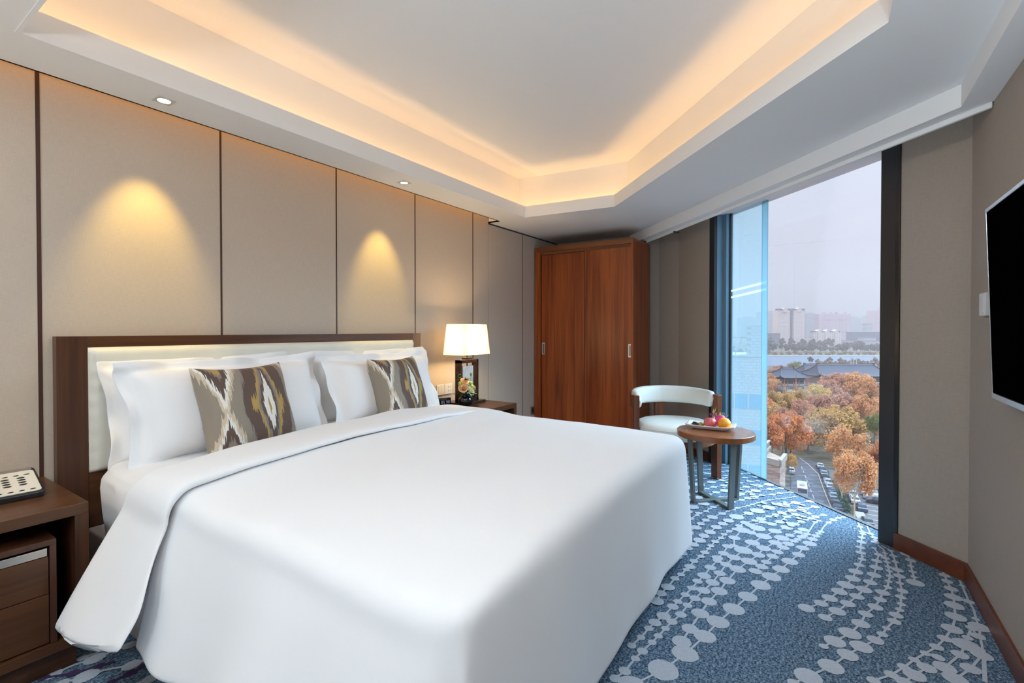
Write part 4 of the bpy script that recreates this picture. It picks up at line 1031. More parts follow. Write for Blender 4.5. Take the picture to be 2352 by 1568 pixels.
for nm, x0, a, c, hy in (('near', wx + .018, wy0 + .024, ym + .012, 1.722), ('far', wx + .045, ym - .012, wy1 - .062, 2.752)):
    b = MB(); b.box(x0, x0 + .022, a, c, .095, wz - .072)
    d = b.build('sliding_door', M['cherry'], wr, bevel=.0015, org=o)
    if nm == 'near':
        e_ = MB(); e_.box(x0 - .0015, x0 + .02, c - .0005, c + .0045, .095, wz - .072); e_.box(x0 - .0012, x0, c - .030, c - .027, .095, wz - .072)
        e_.build('door_gap_shade', M['dark_groove'], d, org=o)  # dark strip put in as the shade of the gap between the doors
    hy = hy if nm == 'near' else 2.748
    b = MB(); hz0, hz1 = .950, 1.085
    b.ring([(0, 0)] * 4, [(0, 0)] * 4, 0, 0) if False else None
    b.box(x0 - .003, x0 + .001, hy - .019, hy - .010, hz0, hz1); b.box(x0 - .003, x0 + .001, hy + .010, hy + .019, hz0, hz1)
    b.box(x0 - .003, x0 + .001, hy - .010, hy + .010, hz0, hz0 + .014); b.box(x0 - .003, x0 + .001, hy - .010, hy + .010, hz1 - .014, hz1)
    h = b.build('flush_handle', M['steel'], d, org=o)
    b = MB(); b.box(x0 - .0006, x0 + .001, hy - .010, hy + .010, hz0 + .014, hz1 - .014); b.build('handle_recess', plain('shaded_nickel_cup_' + nm, (.34, .31, .27), .3, 1), h, org=o)
b = MB(); b.box(wx + .002, wx + .03, wy1 - .062, wy1 - .022, .09, wz - .055); b.build('jamb_strip', M['cherry'], wr, org=o)
# ------------------------------------------------------------------ tub chair
ch = thing('tub_chair', 'ivory leather tub chair with a curved back and wooden posts by the window', 'chair', (4.058, 1.075, .0), R(-51.8)); ch.scale = (.97, .97, 1)
cyl = lambda r, a: (r * math.cos(a), r * math.sin(a) + .05)
b = MB()
seatp = [(0, .482), (.20, .480), (.28, .472), (.318, .455), (.330, .435), (.330, .375), (.322, .362), (0, .362)]
b.lathe(seatp, (0, .05, 0), 48); b.build('seat', M['chair_leather'], ch, smooth=True)
b = MB(); b.tube([(*cyl(.331, 2 * PI * k / 48), .440) for k in range(49)], .004, 6, cap=False); b.build('seat_piping', M['chair_leather'], ch, smooth=True)
b = MB(); ra = [cyl(.318, 2 * PI * k / 48) for k in range(48)]; rb = [cyl(.326, 2 * PI * k / 48) for k in range(48)]; rc = [cyl(.290, 2 * PI * k / 48) for k in range(48)]
b.ring(rc, rb, .318, .361); b.build('seat_rail', M['chair_wood'], ch, bevel=.002)
a0, a1 = R(-8), R(188)
b = MB()
cs = []
for k in range(20):
    an = 2 * PI * k / 20; c_, s_ = math.cos(an), math.sin(an)
    cs.append((math.copysign(abs(c_) ** .7, c_), math.copysign(abs(s_) ** .6, s_)))
NA = 60
vs = []
for i in range(NA + 1):
    t = i / NA; a = a0 + (a1 - a0) * t
    e = min(1, min(t, 1 - t) / .04); sh = math.sqrt(max(0.02, 1 - (1 - e) ** 2))
    mid_ = math.sin(PI * t)
    zc = .650 + .008 * mid_; hz = .064 + .010 * mid_; rc_ = .322 + .006 * mid_; wd_ = .030
    seam = 1 - .06 * math.exp(-((t - .5) / .006) ** 2)
    for c_, s_ in cs:
        r = rc_ + wd_ * c_ * sh * seam + .014 * (s_ * .5)
        x, y = cyl(r, a); vs.append((x, y, zc + hz * s_ * sh))
b.add(vs, [(i * 20 + k, i * 20 + (k + 1) % 20, (i + 1) * 20 + (k + 1) % 20, (i + 1) * 20 + k) for i in range(NA) for k in range(20)] + [tuple(range(20))[::-1], tuple(range(NA * 20, NA * 20 + 20))])
b.build('backrest', M['chair_leather'], ch, smooth=True)
b = MB()
def bandp(r, t): return cyl(r, R(-10) + R(200) * t)
n = 50
inn = [bandp(.352, i / n) for i in range(n + 1)]; oo = [bandp(.372, i / n) for i in range(n + 1)]
poly = inn + oo[::-1]
vs = [(*p, .590) for p in poly] + [(*p, .690) for p in poly]; k = len(poly); q = n + 1
fs = [(i, (i + 1) % k, k + (i + 1) % k, k + i) for i in range(k)] + [(i, i + 1, k - 2 - i, k - 1 - i) for i in range(n)] + [(k + i, k + k - 1 - i, k + k - 2 - i, k + i + 1) for i in range(n)]
b.add(vs, fs); b.build('back_band', M['chair_wood'], ch, bevel=.002)
for s in (-1, 1):
    b = MB(); T = Matrix.Translation((s * .352, .0, 0)) @ Matrix.Rotation(R(s * 10), 4, 'Z')
    b.box(-.022, .022, -.040, .040, 0, .695, T=T)
    b.build('leg', M['chair_wood'], ch, bevel=.003)
for s in (0,):
    b = MB(); b.box(-.045, .045, .365, .405, 0, .690); b.build('leg', M['chair_wood'], ch, bevel=.003)

# ------------------------------------------------------------------ round side table
st = thing('side_table', 'round wooden side table on a crossed grey metal base beside the bed', 'side table', (3.69, .705, 0))
b = MB(); b.lathe([(0, .468), (.256, .468), (.260, .472), (.260, .504), (.256, .508), (0, .508)], (0, 0, 0), 64); b.build('table_top', M['cherry_x'], st)
for k, (sx, sy) in enumerate(((1, 1), (-1, 1), (-1, -1), (1, -1))):
    b = MB()
    B0 = Vector((sx * .117, sy * .122, 0)); T0 = Vector((sx * .138, sy * .143, .468))
    d = Vector((sx, sy, 0)).normalized(); e = Vector((-d.y, d.x, 0))
    vs = []
    for p in (B0, T0):
        for u_, w_ in ((-.009, -.020), (.009, -.020), (.009, .020), (-.009, .020)): vs.append(p + d * u_ + e * w_)
    b.add(vs, [(0, 3, 2, 1), (4, 5, 6, 7), (0, 1, 5, 4), (1, 2, 6, 5), (2, 3, 7, 6), (3, 0, 4, 7)])
    b.build('leg', M['gunmetal'], st, bevel=.0015)
for s in (1, -1):
    b = MB(); T = Matrix.Rotation(math.atan2(.122 * s, .117), 4, 'Z'); b.box(-.165, .165, -.020, .020, 0, .018 if s > 0 else .0178, T=T); b.build('crossbar', M['gunmetal'], st, bevel=.0015)
b = MB(); b.lathe([(0, .455), (.16, .455), (.16, .468), (0, .468)], (0, 0, 0), 32); b.build('fixing_plate', M['gunmetal'], st)

# plate and fruit
pz = .508
po = (3.728, .745, pz)
b = MB()
def pl(u, v, top):
    U, V = 2 * u - 1, 2 * v - 1
    m_ = max(abs(U), abs(V))
    rise = .024 * sm((m_ - .62) / .38) + .010 * (abs(U) * abs(V)) ** 4
    sc = .84 + .16 * sm((m_ - .55) / .45)
    return (U * .075 * sc, V * .165 * sc, .004 + rise + (.004 if top else -.003))
b.grid(24, 32, lambda u, v: pl(u, v, True)); b.grid(24, 32, lambda u, v: pl(u, v, False), flip=True)
nu, nv = 24, 32; off = 25 * 33
ids = [j * 25 + i for i, j in [(i, 0) for i in range(nu)] + [(nu, j) for j in range(nv)] + [(i, nv) for i in range(nu, 0, -1)] + [(0, j) for j in range(nv, 0, -1)]]
for k in range(len(ids)):
    p, q = ids[k], ids[(k + 1) % len(ids)]; b.f.append([q, p, p + off, q + off]); b.m.append(0)
pt_ = b.build('fruit_plate', M['china'], smooth=True); pt_.location = po; pt_.rotation_euler = (0, 0, R(4))
tag(pt_, 'long white china plate with upturned edges on the round side table', 'plate')
def apple_fn(d): return 1 - .16 * max(0, d.z) ** 6 - .10 * max(0, -d.z) ** 6
g = G('blushed_apple_skin'); n_ = g.noise(g.coord('Object', (30, 30, 8)), 1.5, 3)
g.bsdf(g.ramp(n_, [(.25, (.55, .055, .07)), (.55, (.66, .13, .14)), (.8, (.78, .42, .28))]), .3); M['apple'] = g.mat
g = G('dimpled_orange_skin'); v_ = g.node('ShaderNodeTexVoronoi', inp={'Vector': g.coord(), 'Scale': 320}).outputs[0]
g.bsdf((.92, .36, .02), .38, 0, .5, g.bump(v_, .25, .002)); M['orange'] = g.mat
M['dragon'] = plain('dragon_fruit_skin', (.58, .035, .17), .45, 0, .4, .25, 30)
M['dragon_tip'] = plain('dragon_fruit_scale_tips', (.40, .50, .16), .5)
M['choc'] = plain('dark_chocolate', (.022, .010, .007), .3)
M['kiwi'] = plain('green_yellow_fruit_skin', (.36, .29, .075), .5, 0, .4, .25, 60)
M['orchid'] = plain('magenta_orchid_petals', (.30, .02, .22), .5)
M['stalk'] = plain('pale_green_petals', (.50, .56, .22), .5)
zf = pz + .008
b = MB(); c = (3.700, .742, zf + .042); b.ball(c, (.045, .045, .042), 28, fn=apple_fn)
o = b.build('apple', M['apple'], smooth=True, org=(c[0], c[1], zf)); tag(o, 'red blushed apple on the white fruit plate', 'apple')
b = MB(); b.tube([(c[0], c[1], c[2] + .032), (c[0] + .004, c[1], c[2] + .048)], .0016, 6); b.build('apple_stem', M['groove'], o, org=(c[0], c[1], zf))
b = MB(); c = (3.705, .647, zf + .043); b.ball(c, (.045, .045, .043), 28)
o = b.build('orange', M['orange'], smooth=True, org=(c[0], c[1], zf)); tag(o, 'bright orange at the window end of the fruit plate', 'orange')
b = MB(); b.ball((c[0] + .02, c[1] + .004, c[2] + .0375), (.004, .004, .002), 8); b.build('stem_scar', M['leaf'], o, org=(c[0], c[1], zf))
b = MB(); c = (3.772, .700, zf + .052); T = Matrix.Rotation(R(40), 4, 'Y') @ Matrix.Rotation(R(50), 4, 'X'); b.ball(c, (.036, .036, .055), 20, T=T)
o = b.build('dragon_fruit', M['dragon'], smooth=True, org=(c[0], c[1], zf)); tag(o, 'pink dragon fruit with green tipped scales behind the apple and orange', 'dragon fruit')
b = MB(); rl = random.Random(8)
for k in range(16):
    d = Vector((rl.gauss(0, 1), rl.gauss(0, 1), rl.gauss(.4, 1))).normalized(); dd = T @ d
    p = Vector(c) + T @ Vector((d.x * .036, d.y * .036, d.z * .055)); leaf(b, p, dd + Vector((0, -.3, .7)), .034, .008)
b.build('scale_leaf', M['dragon_tip'], o, org=(c[0], c[1], zf))
b = MB(); c = (3.712, .806, zf + .020); b.ball(c, (.026, .020, .020), 18)
o = b.build('kiwi_fruit', M['kiwi'], smooth=True, org=(c[0], c[1], zf)); tag(o, 'small yellow-green fruit between the chocolate and the apple', 'fruit')
b = MB(); c = (3.730, .850, zf); b.box(c[0] - .022, c[0] + .022, c[1] - .024, c[1] + .024, zf, zf + .026)
o = b.build('chocolate_cake', M['choc'], org=c, bevel=.004); tag(o, 'dark chocolate cake square at the bed end of the fruit plate', 'cake')
b = MB(); b.ball((c[0], c[1] + .006, zf + .029), (.014, .016, .005), 10); b.build('glaze_swirl', M['choc'], o, org=c, smooth=True)
c = (3.745, .735, zf + .070)
of = thing('orchid_flower', 'small magenta orchid sprig with pale green petals on top of the fruit', 'flower', (c[0], c[1], zf + .05))
oo = (c[0], c[1], zf + .05)
b = MB()
for k in range(6):
    a = 2 * PI * k / 6; leaf(b, (c[0], c[1], c[2] + .030), (.7 * math.cos(a), .7 * math.sin(a), .5 * math.sin(a * 2 + 1)), .026, .011)
b.ball((c[0] - .004, c[1], c[2] + .034), (.007, .007, .006), 8)
b.build('petals', M['orchid'], of, org=oo)
b = MB()
for d, L in (((.1, -.25, 1), .075), ((-.1, -.05, 1), .052), ((-.2, .35, -.9), .045), ((-.3, -.4, -.8), .05), ((-.1, .6, .2), .03)):
    leaf(b, (c[0] + .004, c[1] - .006, c[2] + .020), d, L, .009)
b.tube([(c[0] + .004, c[1], c[2] - .02), (c[0], c[1], c[2] + .03)], .002, 6)
b.build('stem', M['stalk'], of, org=oo)

# ------------------------------------------------------------------ television and controls on the desk-side wall
o = (1.85, -.547, 1.33)
tv = thing('television', 'wall mounted flat television with a silver edge on the window side wall', 'television', o)
tv.rotation_euler = (R(-2.0), 0, 0)
# local: front faces +y
b = MB(); b.box(-.66, .655, .020, .062, -.352, .352); b.build('casing', M['black'], tv, bevel=.002)
b = MB(); b.box(-.655, .640, .0615, .0645, -.332, .338); b.build('screen', M['screen'], tv)
b = MB()
b.box(-.662, .657, .018, .066, .340, .354); b.box(-.662, .657, .050, .066, -.354, -.334); b.box(.643, .6465, .060, .0665, -.334, .340)
b.build('bezel', M['silver'], tv, bevel=.0015)
b = MB(); b.box(-.2, .2, -.012, .022, -.15, .15); b.build('wall_mount', M['black'], tv)
o = (2.86, -.55, 1.34)
t = thing('wall_mounted_thermostat', 'small white thermostat box on the wall beyond the television', 'thermostat', o)
b = MB(); b.box(2.812, 2.905, -.55, -.528, 1.290, 1.388); b.build('case', M['white_plastic'], t, bevel=.004, org=o)
b = MB(); b.box(2.826, 2.88, -.529, -.526, 1.305, 1.372); b.build('cover', M['white_plastic'], t, bevel=.001, org=o)
# ------------------------------------------------------------------ the city outside, forty metres below the window
def FX(x, y): return (x, y)
b = MB(); b.box(40, 4600, -900, 1000, GZ - 1, GZ)
g = G('leaf_strewn_ground'); f = g.noise(g.coord('Object', (1, 1, 1)), .25, 4)
g.bsdf(g.ramp(f, [(.35, (.055, .05, .035)), (.65, (.13, .10, .065))]), .95, 0, .1)
struct(b.build('ground_outside', g.mat, org=(100, 0, GZ)))
def flat(name, poly, z, mat, kind='structure'):
    b = MB(); b.prism(poly, GZ + z - .05, GZ + z); o = b.build(name, mat, org=(poly[0][0], poly[0][1], GZ)); o['kind'] = kind; return o
asph = plain('worn_asphalt', (0.077, 0.072, 0.083), .9, 0, .2, .18, .6)
flat('road', [(176, 9.2)] + ROAD_L[0:] + [(60, 7.6), (60, -6)] + ROAD_R[::-1][0:1] + ROAD_R[::-1][1:], .06, asph)
flat('parking_lane', [(x, y) for x, y in ROAD_R] + [(x, y - 2.6) for x, y in ROAD_R[::-1]], .05, asph)
flat('parking_lot_ground', [(165, -4.2), (100, -5.2), (100, -30), (165, -30)], .05, plain('pale_parking_asphalt', (0.100, 0.092, 0.095), .9, 0, .2, .12, .5))
flat('pavement', [(165, -.6), (100, -5.0), (100, -3.2), (165, 1.2)], .04, plain('grey_pavement', (0.110, 0.100, 0.095), .9, 0, .2, .1, 2))
def line_strip(b, pts, w, z, dash=None):
    pts = [Vector((p[0], p[1], 0)) for p in pts]
    for a, c in zip(pts, pts[1:]):
        d = c - a; L = d.length; d.normalize(); q = Vector((-d.y, d.x, 0)) * w / 2
        segs = [(0, L)] if not dash else [(k * dash * 2, min(L, k * dash * 2 + dash)) for k in range(int(L / dash / 2) + 1)]
        for s0, s1 in segs:
            if s1 <= s0: continue
            p, r_ = a + d * s0, a + d * s1
            b.add([(p - q) + Vector((0, 0, z)), (r_ - q) + Vector((0, 0, z)), (r_ + q) + Vector((0, 0, z)), (p + q) + Vector((0, 0, z))], [(0, 1, 2, 3)])
b = MB(); line_strip(b, CENTRE, .18, GZ + .07, 2.2)
struct(b.build('road_marking', plain('white_road_paint', (0.275, 0.270, 0.260), .8), org=(CENTRE[0][0], CENTRE[0][1], GZ)))
b = MB(); line_strip(b, [(x, y + .25) for x, y in ROAD_R], .16, GZ + .072)
struct(b.build('road_edge_line', plain('yellow_road_paint', (.50, .36, .20), .8), org=(ROAD_R[0][0], ROAD_R[0][1], GZ)))
b = MB()
for k in range(14): line_strip(b, [(104 + k * 3.2, -6.4), (104 + k * 3.2, -11)], .12, GZ + .06)
struct(b.build('parking_lot_line', plain('lot_paint', (.5, .48, .45), .8), org=(104, -6.4, GZ)))
flat('lake', SHORE, .1, plain('still_lake_water', (0.085, 0.100, 0.135), .7, 0, .1))
flat('promenade_path', PROM, .6, plain('pale_promenade', (0.310, 0.300, 0.300), .8))

# trees -----------------------------------------------------------------------
LC = [((.31, .125, .050), (.60, .31, .14)), ((.29, .165, .055), (.55, .34, .13)), ((.34, .110, .042), (.60, .245, .095)), ((.27, .115, .080), (.50, .26, .17)), ((.075, .10, .03), (.19, .21, .07)), ((.31, .19, .05), (.58, .38, .11)), ((.13, .14, .05), (.30, .27, .10)), ((.060, .065, .055), (.14, .13, .11)), ((.22, .17, .13), (.36, .28, .21)), ((.20, .14, .085), (.36, .27, .15))]
def leafmat(i, a, c):
    g = G('leaf_colour_%d' % i)
    n = g.noise(g.coord('Object'), 1.9, 3, .7)
    oi = g.n.new('ShaderNodeObjectInfo')
    n = g.math('ADD', n, g.math('MULTIPLY', g.math('SUBTRACT', oi.outputs['Random'], .5), .16))
    x = g.bsdf(g.ramp(n, [(.34, a), (.66, c)]), .8, 0, .1)
    tl = g.node('ShaderNodeBsdfTranslucent', inp={'Color': (*[q * 1.1 for q in c], 1)})
    m = g.node('ShaderNodeMixShader', inp={0: .25}); g.t.links.new(x.outputs[0], m.inputs[1]); g.t.links.new(tl.outputs[0], m.inputs[2]); g.t.links.new(m.outputs[0], g.out.inputs[0])
    return g.mat
LM = [leafmat(i, *c) for i, c in enumerate(LC)]
bark = plain('pale_plane_bark', (.44, .35, .24), .8, 0, .1, .3, 1.5)
dbark = plain('dark_bark', (.10, .075, .055), .9)
def crown_mesh(seed, n, leafs, shape=(1, 1, 1), lz=.9, sz=1.0):
    """unit crown (radius 1 about the origin) of clumped leaf cards"""
    r = random.Random(seed); b = MB()
    cl_ = []
    for k in range(n):
        th = r.uniform(0, 2 * PI); zz = r.uniform(-.75, 1); q = math.sqrt(max(0, 1 - zz * zz)); rad = r.uniform(.50, .80)
        cl_.append((Vector((q * math.cos(th) * rad * shape[0], q * math.sin(th) * rad * shape[1], zz * rad * lz * shape[2])), r.uniform(.20, .36)))
    cl_.append((Vector((0, 0, 0)), .5))
    per = leafs // len(cl_)
    for c, cr_ in cl_:
        for k in range(per):
            d = Vector((r.gauss(0, 1), r.gauss(0, 1), r.gauss(.15, 1))).normalized()
            p = c + d * cr_ * (r.random() ** .33)
            nrm = (d + Vector((r.gauss(0, .6), r.gauss(0, .6), r.gauss(.3, .6)))).normalized()
            a = nrm.cross(Vector((r.gauss(0, 1), r.gauss(0, 1), r.gauss(0, 1)))).normalized(); e = nrm.cross(a)
            s = r.uniform(.030, .055) * sz
            b.add([p - a * s, p - e * s * .8 + nrm * s * .3, p + a * s, p + e * s * .8 + nrm * s * .3], [(0, 1, 2, 3)])
    return b
def trunk_mesh(seed, h0, spread, forks, r0):
    """unit trunk from z=0 up into a crown centred at z=1; forked"""
    r = random.Random(seed); b = MB()
    base = [Vector((0, 0, 0)), Vector((r.uniform(-.02, .02), r.uniform(-.02, .02), h0 * .5)), Vector((r.uniform(-.03, .03), r.uniform(-.03, .03), h0))]
    b.tube(base, [r0, r0 * .8, r0 * .75], 8)
    for k in range(forks):
        a = 2 * PI * k / forks + r.uniform(-.4, .4)
        e = base[-1]; pts = [e]
        d = Vector((math.cos(a) * spread, math.sin(a) * spread, 1))
        for q in range(1, 5):
            pts.append(e + Vector((d.x * (q / 4) ** .9, d.y * (q / 4) ** .9, (1.32 - h0) * q / 4)) + Vector((r.gauss(0, .02), r.gauss(0, .02), 0)))
        b.tube(pts, [r0 * .62, r0 * .5, r0 * .36, r0 * .22, r0 * .08], 7)
        for q in (2, 3):
            for w in (-1, 1):
                p = pts[q]; a2 = a + w * r.uniform(.5, 1.1)
                b.tube([p, p + Vector((math.cos(a2) * .13, math.sin(a2) * .13, .12)), p + Vector((math.cos(a2) * .24, math.sin(a2) * .24, .27))], [r0 * .3, r0 * .2, r0 * .06], 5)
    return b
def tree(x, y, h, rad, name, label, cm, tm, lm, bm_, group=None, squash=.8):
    """h: full height, rad: crown radius; cm/tm: mesh data"""
    t = thing(name, label, 'tree', (x, y, GZ), group=group)
    t.rotation_euler = (0, 0, (x * 7.3 + y * 3.1) % 6.28)
    ch_ = min(h * .46, rad * 1.15) if squash else rad
    c = bpy.data.objects.new('crown', cm); C.objects.link(c); c.parent = t
    c.location = (0, 0, h - ch_); c.scale = (rad, rad, ch_ / .95)
    c.material_slots[0].link = 'OBJECT'; c.material_slots[0].material = LM[lm]
    k = bpy.data.objects.new('trunk', tm); C.objects.link(k); k.parent = t
    k.scale = (rad, rad, h - ch_); k.material_slots[0].link = 'OBJECT'; k.material_slots[0].material = bm_
    return t
def as_mesh(b, name, mat, smooth=False):
    o = b.build(name, mat, smooth=smooth); me = o.data; bpy.data.objects.remove(o); return me
CR = [as_mesh(crown_mesh(s, 34, 5200), 'crown', LM[0]) for s in (1, 2, 3)]
CRL = as_mesh(crown_mesh(8, 26, 2600), 'crown', LM[0])
CRF = [as_mesh(crown_mesh(s, 12, 520, sz=3.2), 'crown', LM[0]) for s in (11, 12)]
TR = [as_mesh(trunk_mesh(s, .42, .5, f, .035), 'trunk', bark) for s, f in ((1, 3), (2, 4))]
TRF = as_mesh(trunk_mesh(5, .35, .45, 3, .05), 'trunk', bark)
cone = MB(); rr_ = random.Random(6)
for k in range(1500):
    z = rr_.random() ** 1.1; a = rr_.uniform(0, 2 * PI); q = (1 - z) * (.75 + .25 * rr_.random()); p = Vector((q * math.cos(a), q * math.sin(a), z))
    d = Vector((math.cos(a), math.sin(a), .3)); e = Vector((-math.sin(a), math.cos(a), 0)); s = .09
    cone.add([p - e * s, p + d * s * .8 - Vector((0, 0, .02)), p + e * s, p - d * s * .5 + Vector((0, 0, .03))], [(0, 1, 2, 3)])
CONE = as_mesh(cone, 'crown', LM[0])
NM = ['orange-brown', 'yellow-brown', 'bright orange', 'pinkish brown', 'green', 'golden yellow']
TL = ['orange plane tree with a pale forked trunk standing beside the parking lot, nearest the window',
      'small orange tree with thin pale trunks next to the forked plane tree by the hedge',
      'tall bare-branched orange tree directly behind the forked plane tree',
      'broad yellow-brown tree behind the bare-branched orange tree, right of the road end',
      'large bright orange tree left of the road, beyond the stone terrace building',
      'orange tree half behind the blue glass edge, left of the large orange one',
      'brownish tree in the dark gap at the far end of the road',
      'slim yellow-brown street tree beside the stone terrace building',
      'green tree at the window frame among orange ones',
      'yellow-brown round tree below the left pagoda roof near the blue glass',
      'yellow-brown tree directly in front of the small tiled pavilion',
      'golden yellow tree in the gap before the long tiled hall',
      'pinkish tree crown overlapping the middle of the long tiled roof',
      'tallest orange crown against the long tiled roof',
      'orange crown against the long roof next to the window frame',
      'low pinkish tree below the eave end of the long tiled roof',
      'orange tree next to the window frame, above the green tree',
      'pinkish brown tree in the middle of the wood, below the pavilion',
      'pinkish brown tree in the middle of the wood, left of its centre',
      'pinkish brown tree in the middle of the wood, right of its centre',
      'yellow-brown tree by the blue glass, halfway up the wood',
      'small orange tree left of the tiled pavilion, by the blue glass',
      'pinkish tree just above the large bright orange tree',
      'golden tree just above the road end',
      'orange tree behind the window frame at the middle of the wood',
      'bright orange tree behind the window frame, low',
      'orange tree behind the window frame, high',
      'bright orange tree seen through the blue tinted pane']
for i, (k, x, y, h, rad, c) in enumerate(TREES):
    if k in 'ac':
        tree(x, y, h, rad, 'plane_tree', TL[i], CRL if k == 'c' else CR[0], TR[i % 2], c, bark)
    else:
        tree(x, y, h, rad, 'autumn_tree' if c != 4 else 'green_tree', TL[i], CR[i % 3] if k == 'd' else CRL, TRF, c, bark if k == 'b' else dbark)
CL = ['slim reddish conifer before the left end of the pavilion', 'slim reddish conifer before the right end of the pavilion', 'slim reddish conifer between the pavilion and the long hall', 'slim reddish conifer at the long hall eave']
for (x, y, h, r), lb in zip(CYP, CL):
    t = thing('conifer', lb, 'tree', (x, y, GZ), group='slim reddish conifers by the pavilion')
    c = bpy.data.objects.new('crown', CONE); C.objects.link(c); c.parent = t; c.location = (0, 0, h * .06); c.scale = (r, r, h * .94); c.material_slots[0].link = 'OBJECT'; c.material_slots[0].material = LM[2]
    b = MB(); b.tube([(0, 0, 0), (0, 0, h * .4)], .2, 6); b.build('trunk', dbark, t)
for i, (x, y, h, r, c) in enumerate(MID):
    lb = ['drooping pale green willow behind the tiled pavilion', 'brownish round tree behind the left end of the pavilion', 'brownish low tree at the blue glass behind the pavilion', 'lone dark tree on the near lake shore'][i] if i < 4 else 'pale bare tree on the near lake shore behind the long tiled roof'
    tree(x, y, h, r, 'willow' if i == 0 else 'shore_tree', lb, CRL if i < 3 else CRF[i % 2], TRF, c, dbark, None if i < 4 else 'pale bare trees on the near lake shore')
for i, (x, y, h, r, c) in enumerate(FAR):
    tree(x, y, h * 1.05, r, 'far_tree', 'small round pale tree lining the far lake promenade' if c == 9 else 'dark hazy tree in the belt beyond the lake', CRF[i % 2], TRF, c, dbark, 'round trees along the far promenade' if c == 9 else 'dark trees beyond the lake')
rf_ = random.Random(21)
for i in range(26):
    d_ = 175 + 165 * (i / 26) + rf_.uniform(-8, 8); sd = (-22 - 3.1 * (i % 9) * (d_ / 170) + rf_.uniform(-3, 3)) if i % 4 else 36 + rf_.uniform(0, 40)
    tree(d_, sd + (d_ - 170) * -.05, rf_.uniform(14, 19), rf_.uniform(6.5, 9), 'autumn_tree', 'orange-brown tree of the wood outside, behind the window frame', CR[i % 3], TRF, (0, 1, 3, 2)[i % 4], dbark, 'trees of the wood hidden by the window frame')
for i in range(16):
    d_ = 870 + rf_.uniform(0, 120); sd = -75 - i * 11 if i < 11 else 95 + (i - 11) * 14
    tree(d_ + (60 if i < 11 else -60), sd, rf_.uniform(11, 17), rf_.uniform(8, 12), 'far_tree', 'dark hazy tree in the belt beyond the lake', CRF[i % 2], TRF, 7, dbark, 'dark trees beyond the lake')
# clipped hedge between the kerb and the parking lot
b = MB(); rh = random.Random(9)
for k in range(2600):
    t = rh.random() * 2; i = min(1, int(t)); f = t - i
    p = Vector((*HEDGE[i], 0)).lerp(Vector((*HEDGE[i + 1], 0)), f) + Vector((rh.uniform(-.5, .5), rh.uniform(-.9, .9), GZ + rh.uniform(.05, 1.2)))
    a = Vector((rh.gauss(0, 1), rh.gauss(0, 1), rh.gauss(0, 1))).normalized(); e = a.cross(Vector((rh.gauss(0, 1), rh.gauss(0, 1), rh.gauss(0, 1)))).normalized(); s = .16
    b.add([p - a * s, p - e * s, p + a * s, p + e * s], [(0, 1, 2, 3)])
o = b.build('hedge', plain('dark_hedge_leaves', (.045, .065, .030), .8, 0, .1, .4, .8), org=(HEDGE[0][0], HEDGE[0][1], GZ)); tag(o, 'dark green clipped hedge between the parked cars and the parking lot', 'hedge')
b = MB(); p, q = WALLLOT; d = Vector((q[0] - p[0], q[1] - p[1], 0)); a_ = math.atan2(d.y, d.x)
T = Matrix.Translation((p[0], p[1], GZ)) @ Matrix.Rotation(a_, 4, 'Z'); b.box(0, d.length, -.9, .9, 0, .55, T=T)
tag(b.build('planter_wall', plain('pale_concrete', (0.210, 0.195, 0.175), .9), org=(p[0], p[1], GZ), bevel=.05), 'low pale concrete kerb block beside the forked tree trunk', 'kerb')

# cars ------------------------------------------------------------------------
PAINT = {n: plain(n + '_car_paint', c, .25, 0, .6) for n, c in (('white', (0.360, 0.365, 0.375)), ('silver', (0.210, 0.225, 0.240)), ('dark', (0.018, 0.021, 0.028)), ('blue', (0.030, 0.055, 0.090)), ('black', (0.006, 0.007, 0.009)))}
cglass = plain('dark_car_glass', (.03, .05, .06), .1, 0, .7); rub = plain('tyre_rubber', (.015, .015, .015), .8); red = plain('red_tail_lamp', (.45, .03, .03), .3)
def car_body():
    b = MB()
    prof = [(-2.15, .35), (-2.15, .80), (-2.05, .95), (-1.55, 1.0), (-1.05, 1.42), (.35, 1.45), (1.05, 1.0), (1.95, .86), (2.15, .68), (2.15, .35)]
    n = len(prof)
    def wdt(z): return .86 if z < 1.05 else .66
    vs = [(x, -wdt(z), z) for x, z in prof] + [(x, wdt(z), z) for x, z in prof]
    b.add(vs, [tuple(range(n))[::-1], tuple(range(n, 2 * n))] + [(i, (i + 1) % n, n + (i + 1) % n, n + i) for i in range(n)])
    return b
def car_glass():
    b = MB()
    for x0, z0, x1, z1 in ((-1.50, 1.04, -1.07, 1.40), (.40, 1.42, 1.0, 1.03)):
        dx = -.02 if x0 < 0 else .02
        b.add([(x0 + dx, -.70, z0 + .02), (x0 + dx, .70, z0 + .02), (x1 + dx, .62, z1 + .02), (x1 + dx, -.62, z1 + .02)], [(0, 1, 2, 3)])
    for s in (-1, 1): b.add([(-1.35, s * .80, 1.06), (.85, s * .80, 1.06), (.33, s * .685, 1.39), (-1.0, s * .685, 1.39)], [(0, 1, 2, 3)])
    return b
CB = as_mesh(car_body(), 'body', PAINT['white']); CGm = as_mesh(car_glass(), 'windows', cglass)
wl = MB()
wl.tube([(0, -.1, 0), (0, .1, 0)], .33, 14); WHm = as_mesh(wl, 'wheel', rub)
tlm = MB(); tlm.box(-2.17, -2.13, -.80, -.50, .72, .86); tlm.box(-2.17, -2.13, .50, .80, .72, .86); TLm = as_mesh(tlm, 'tail_lamps', red)
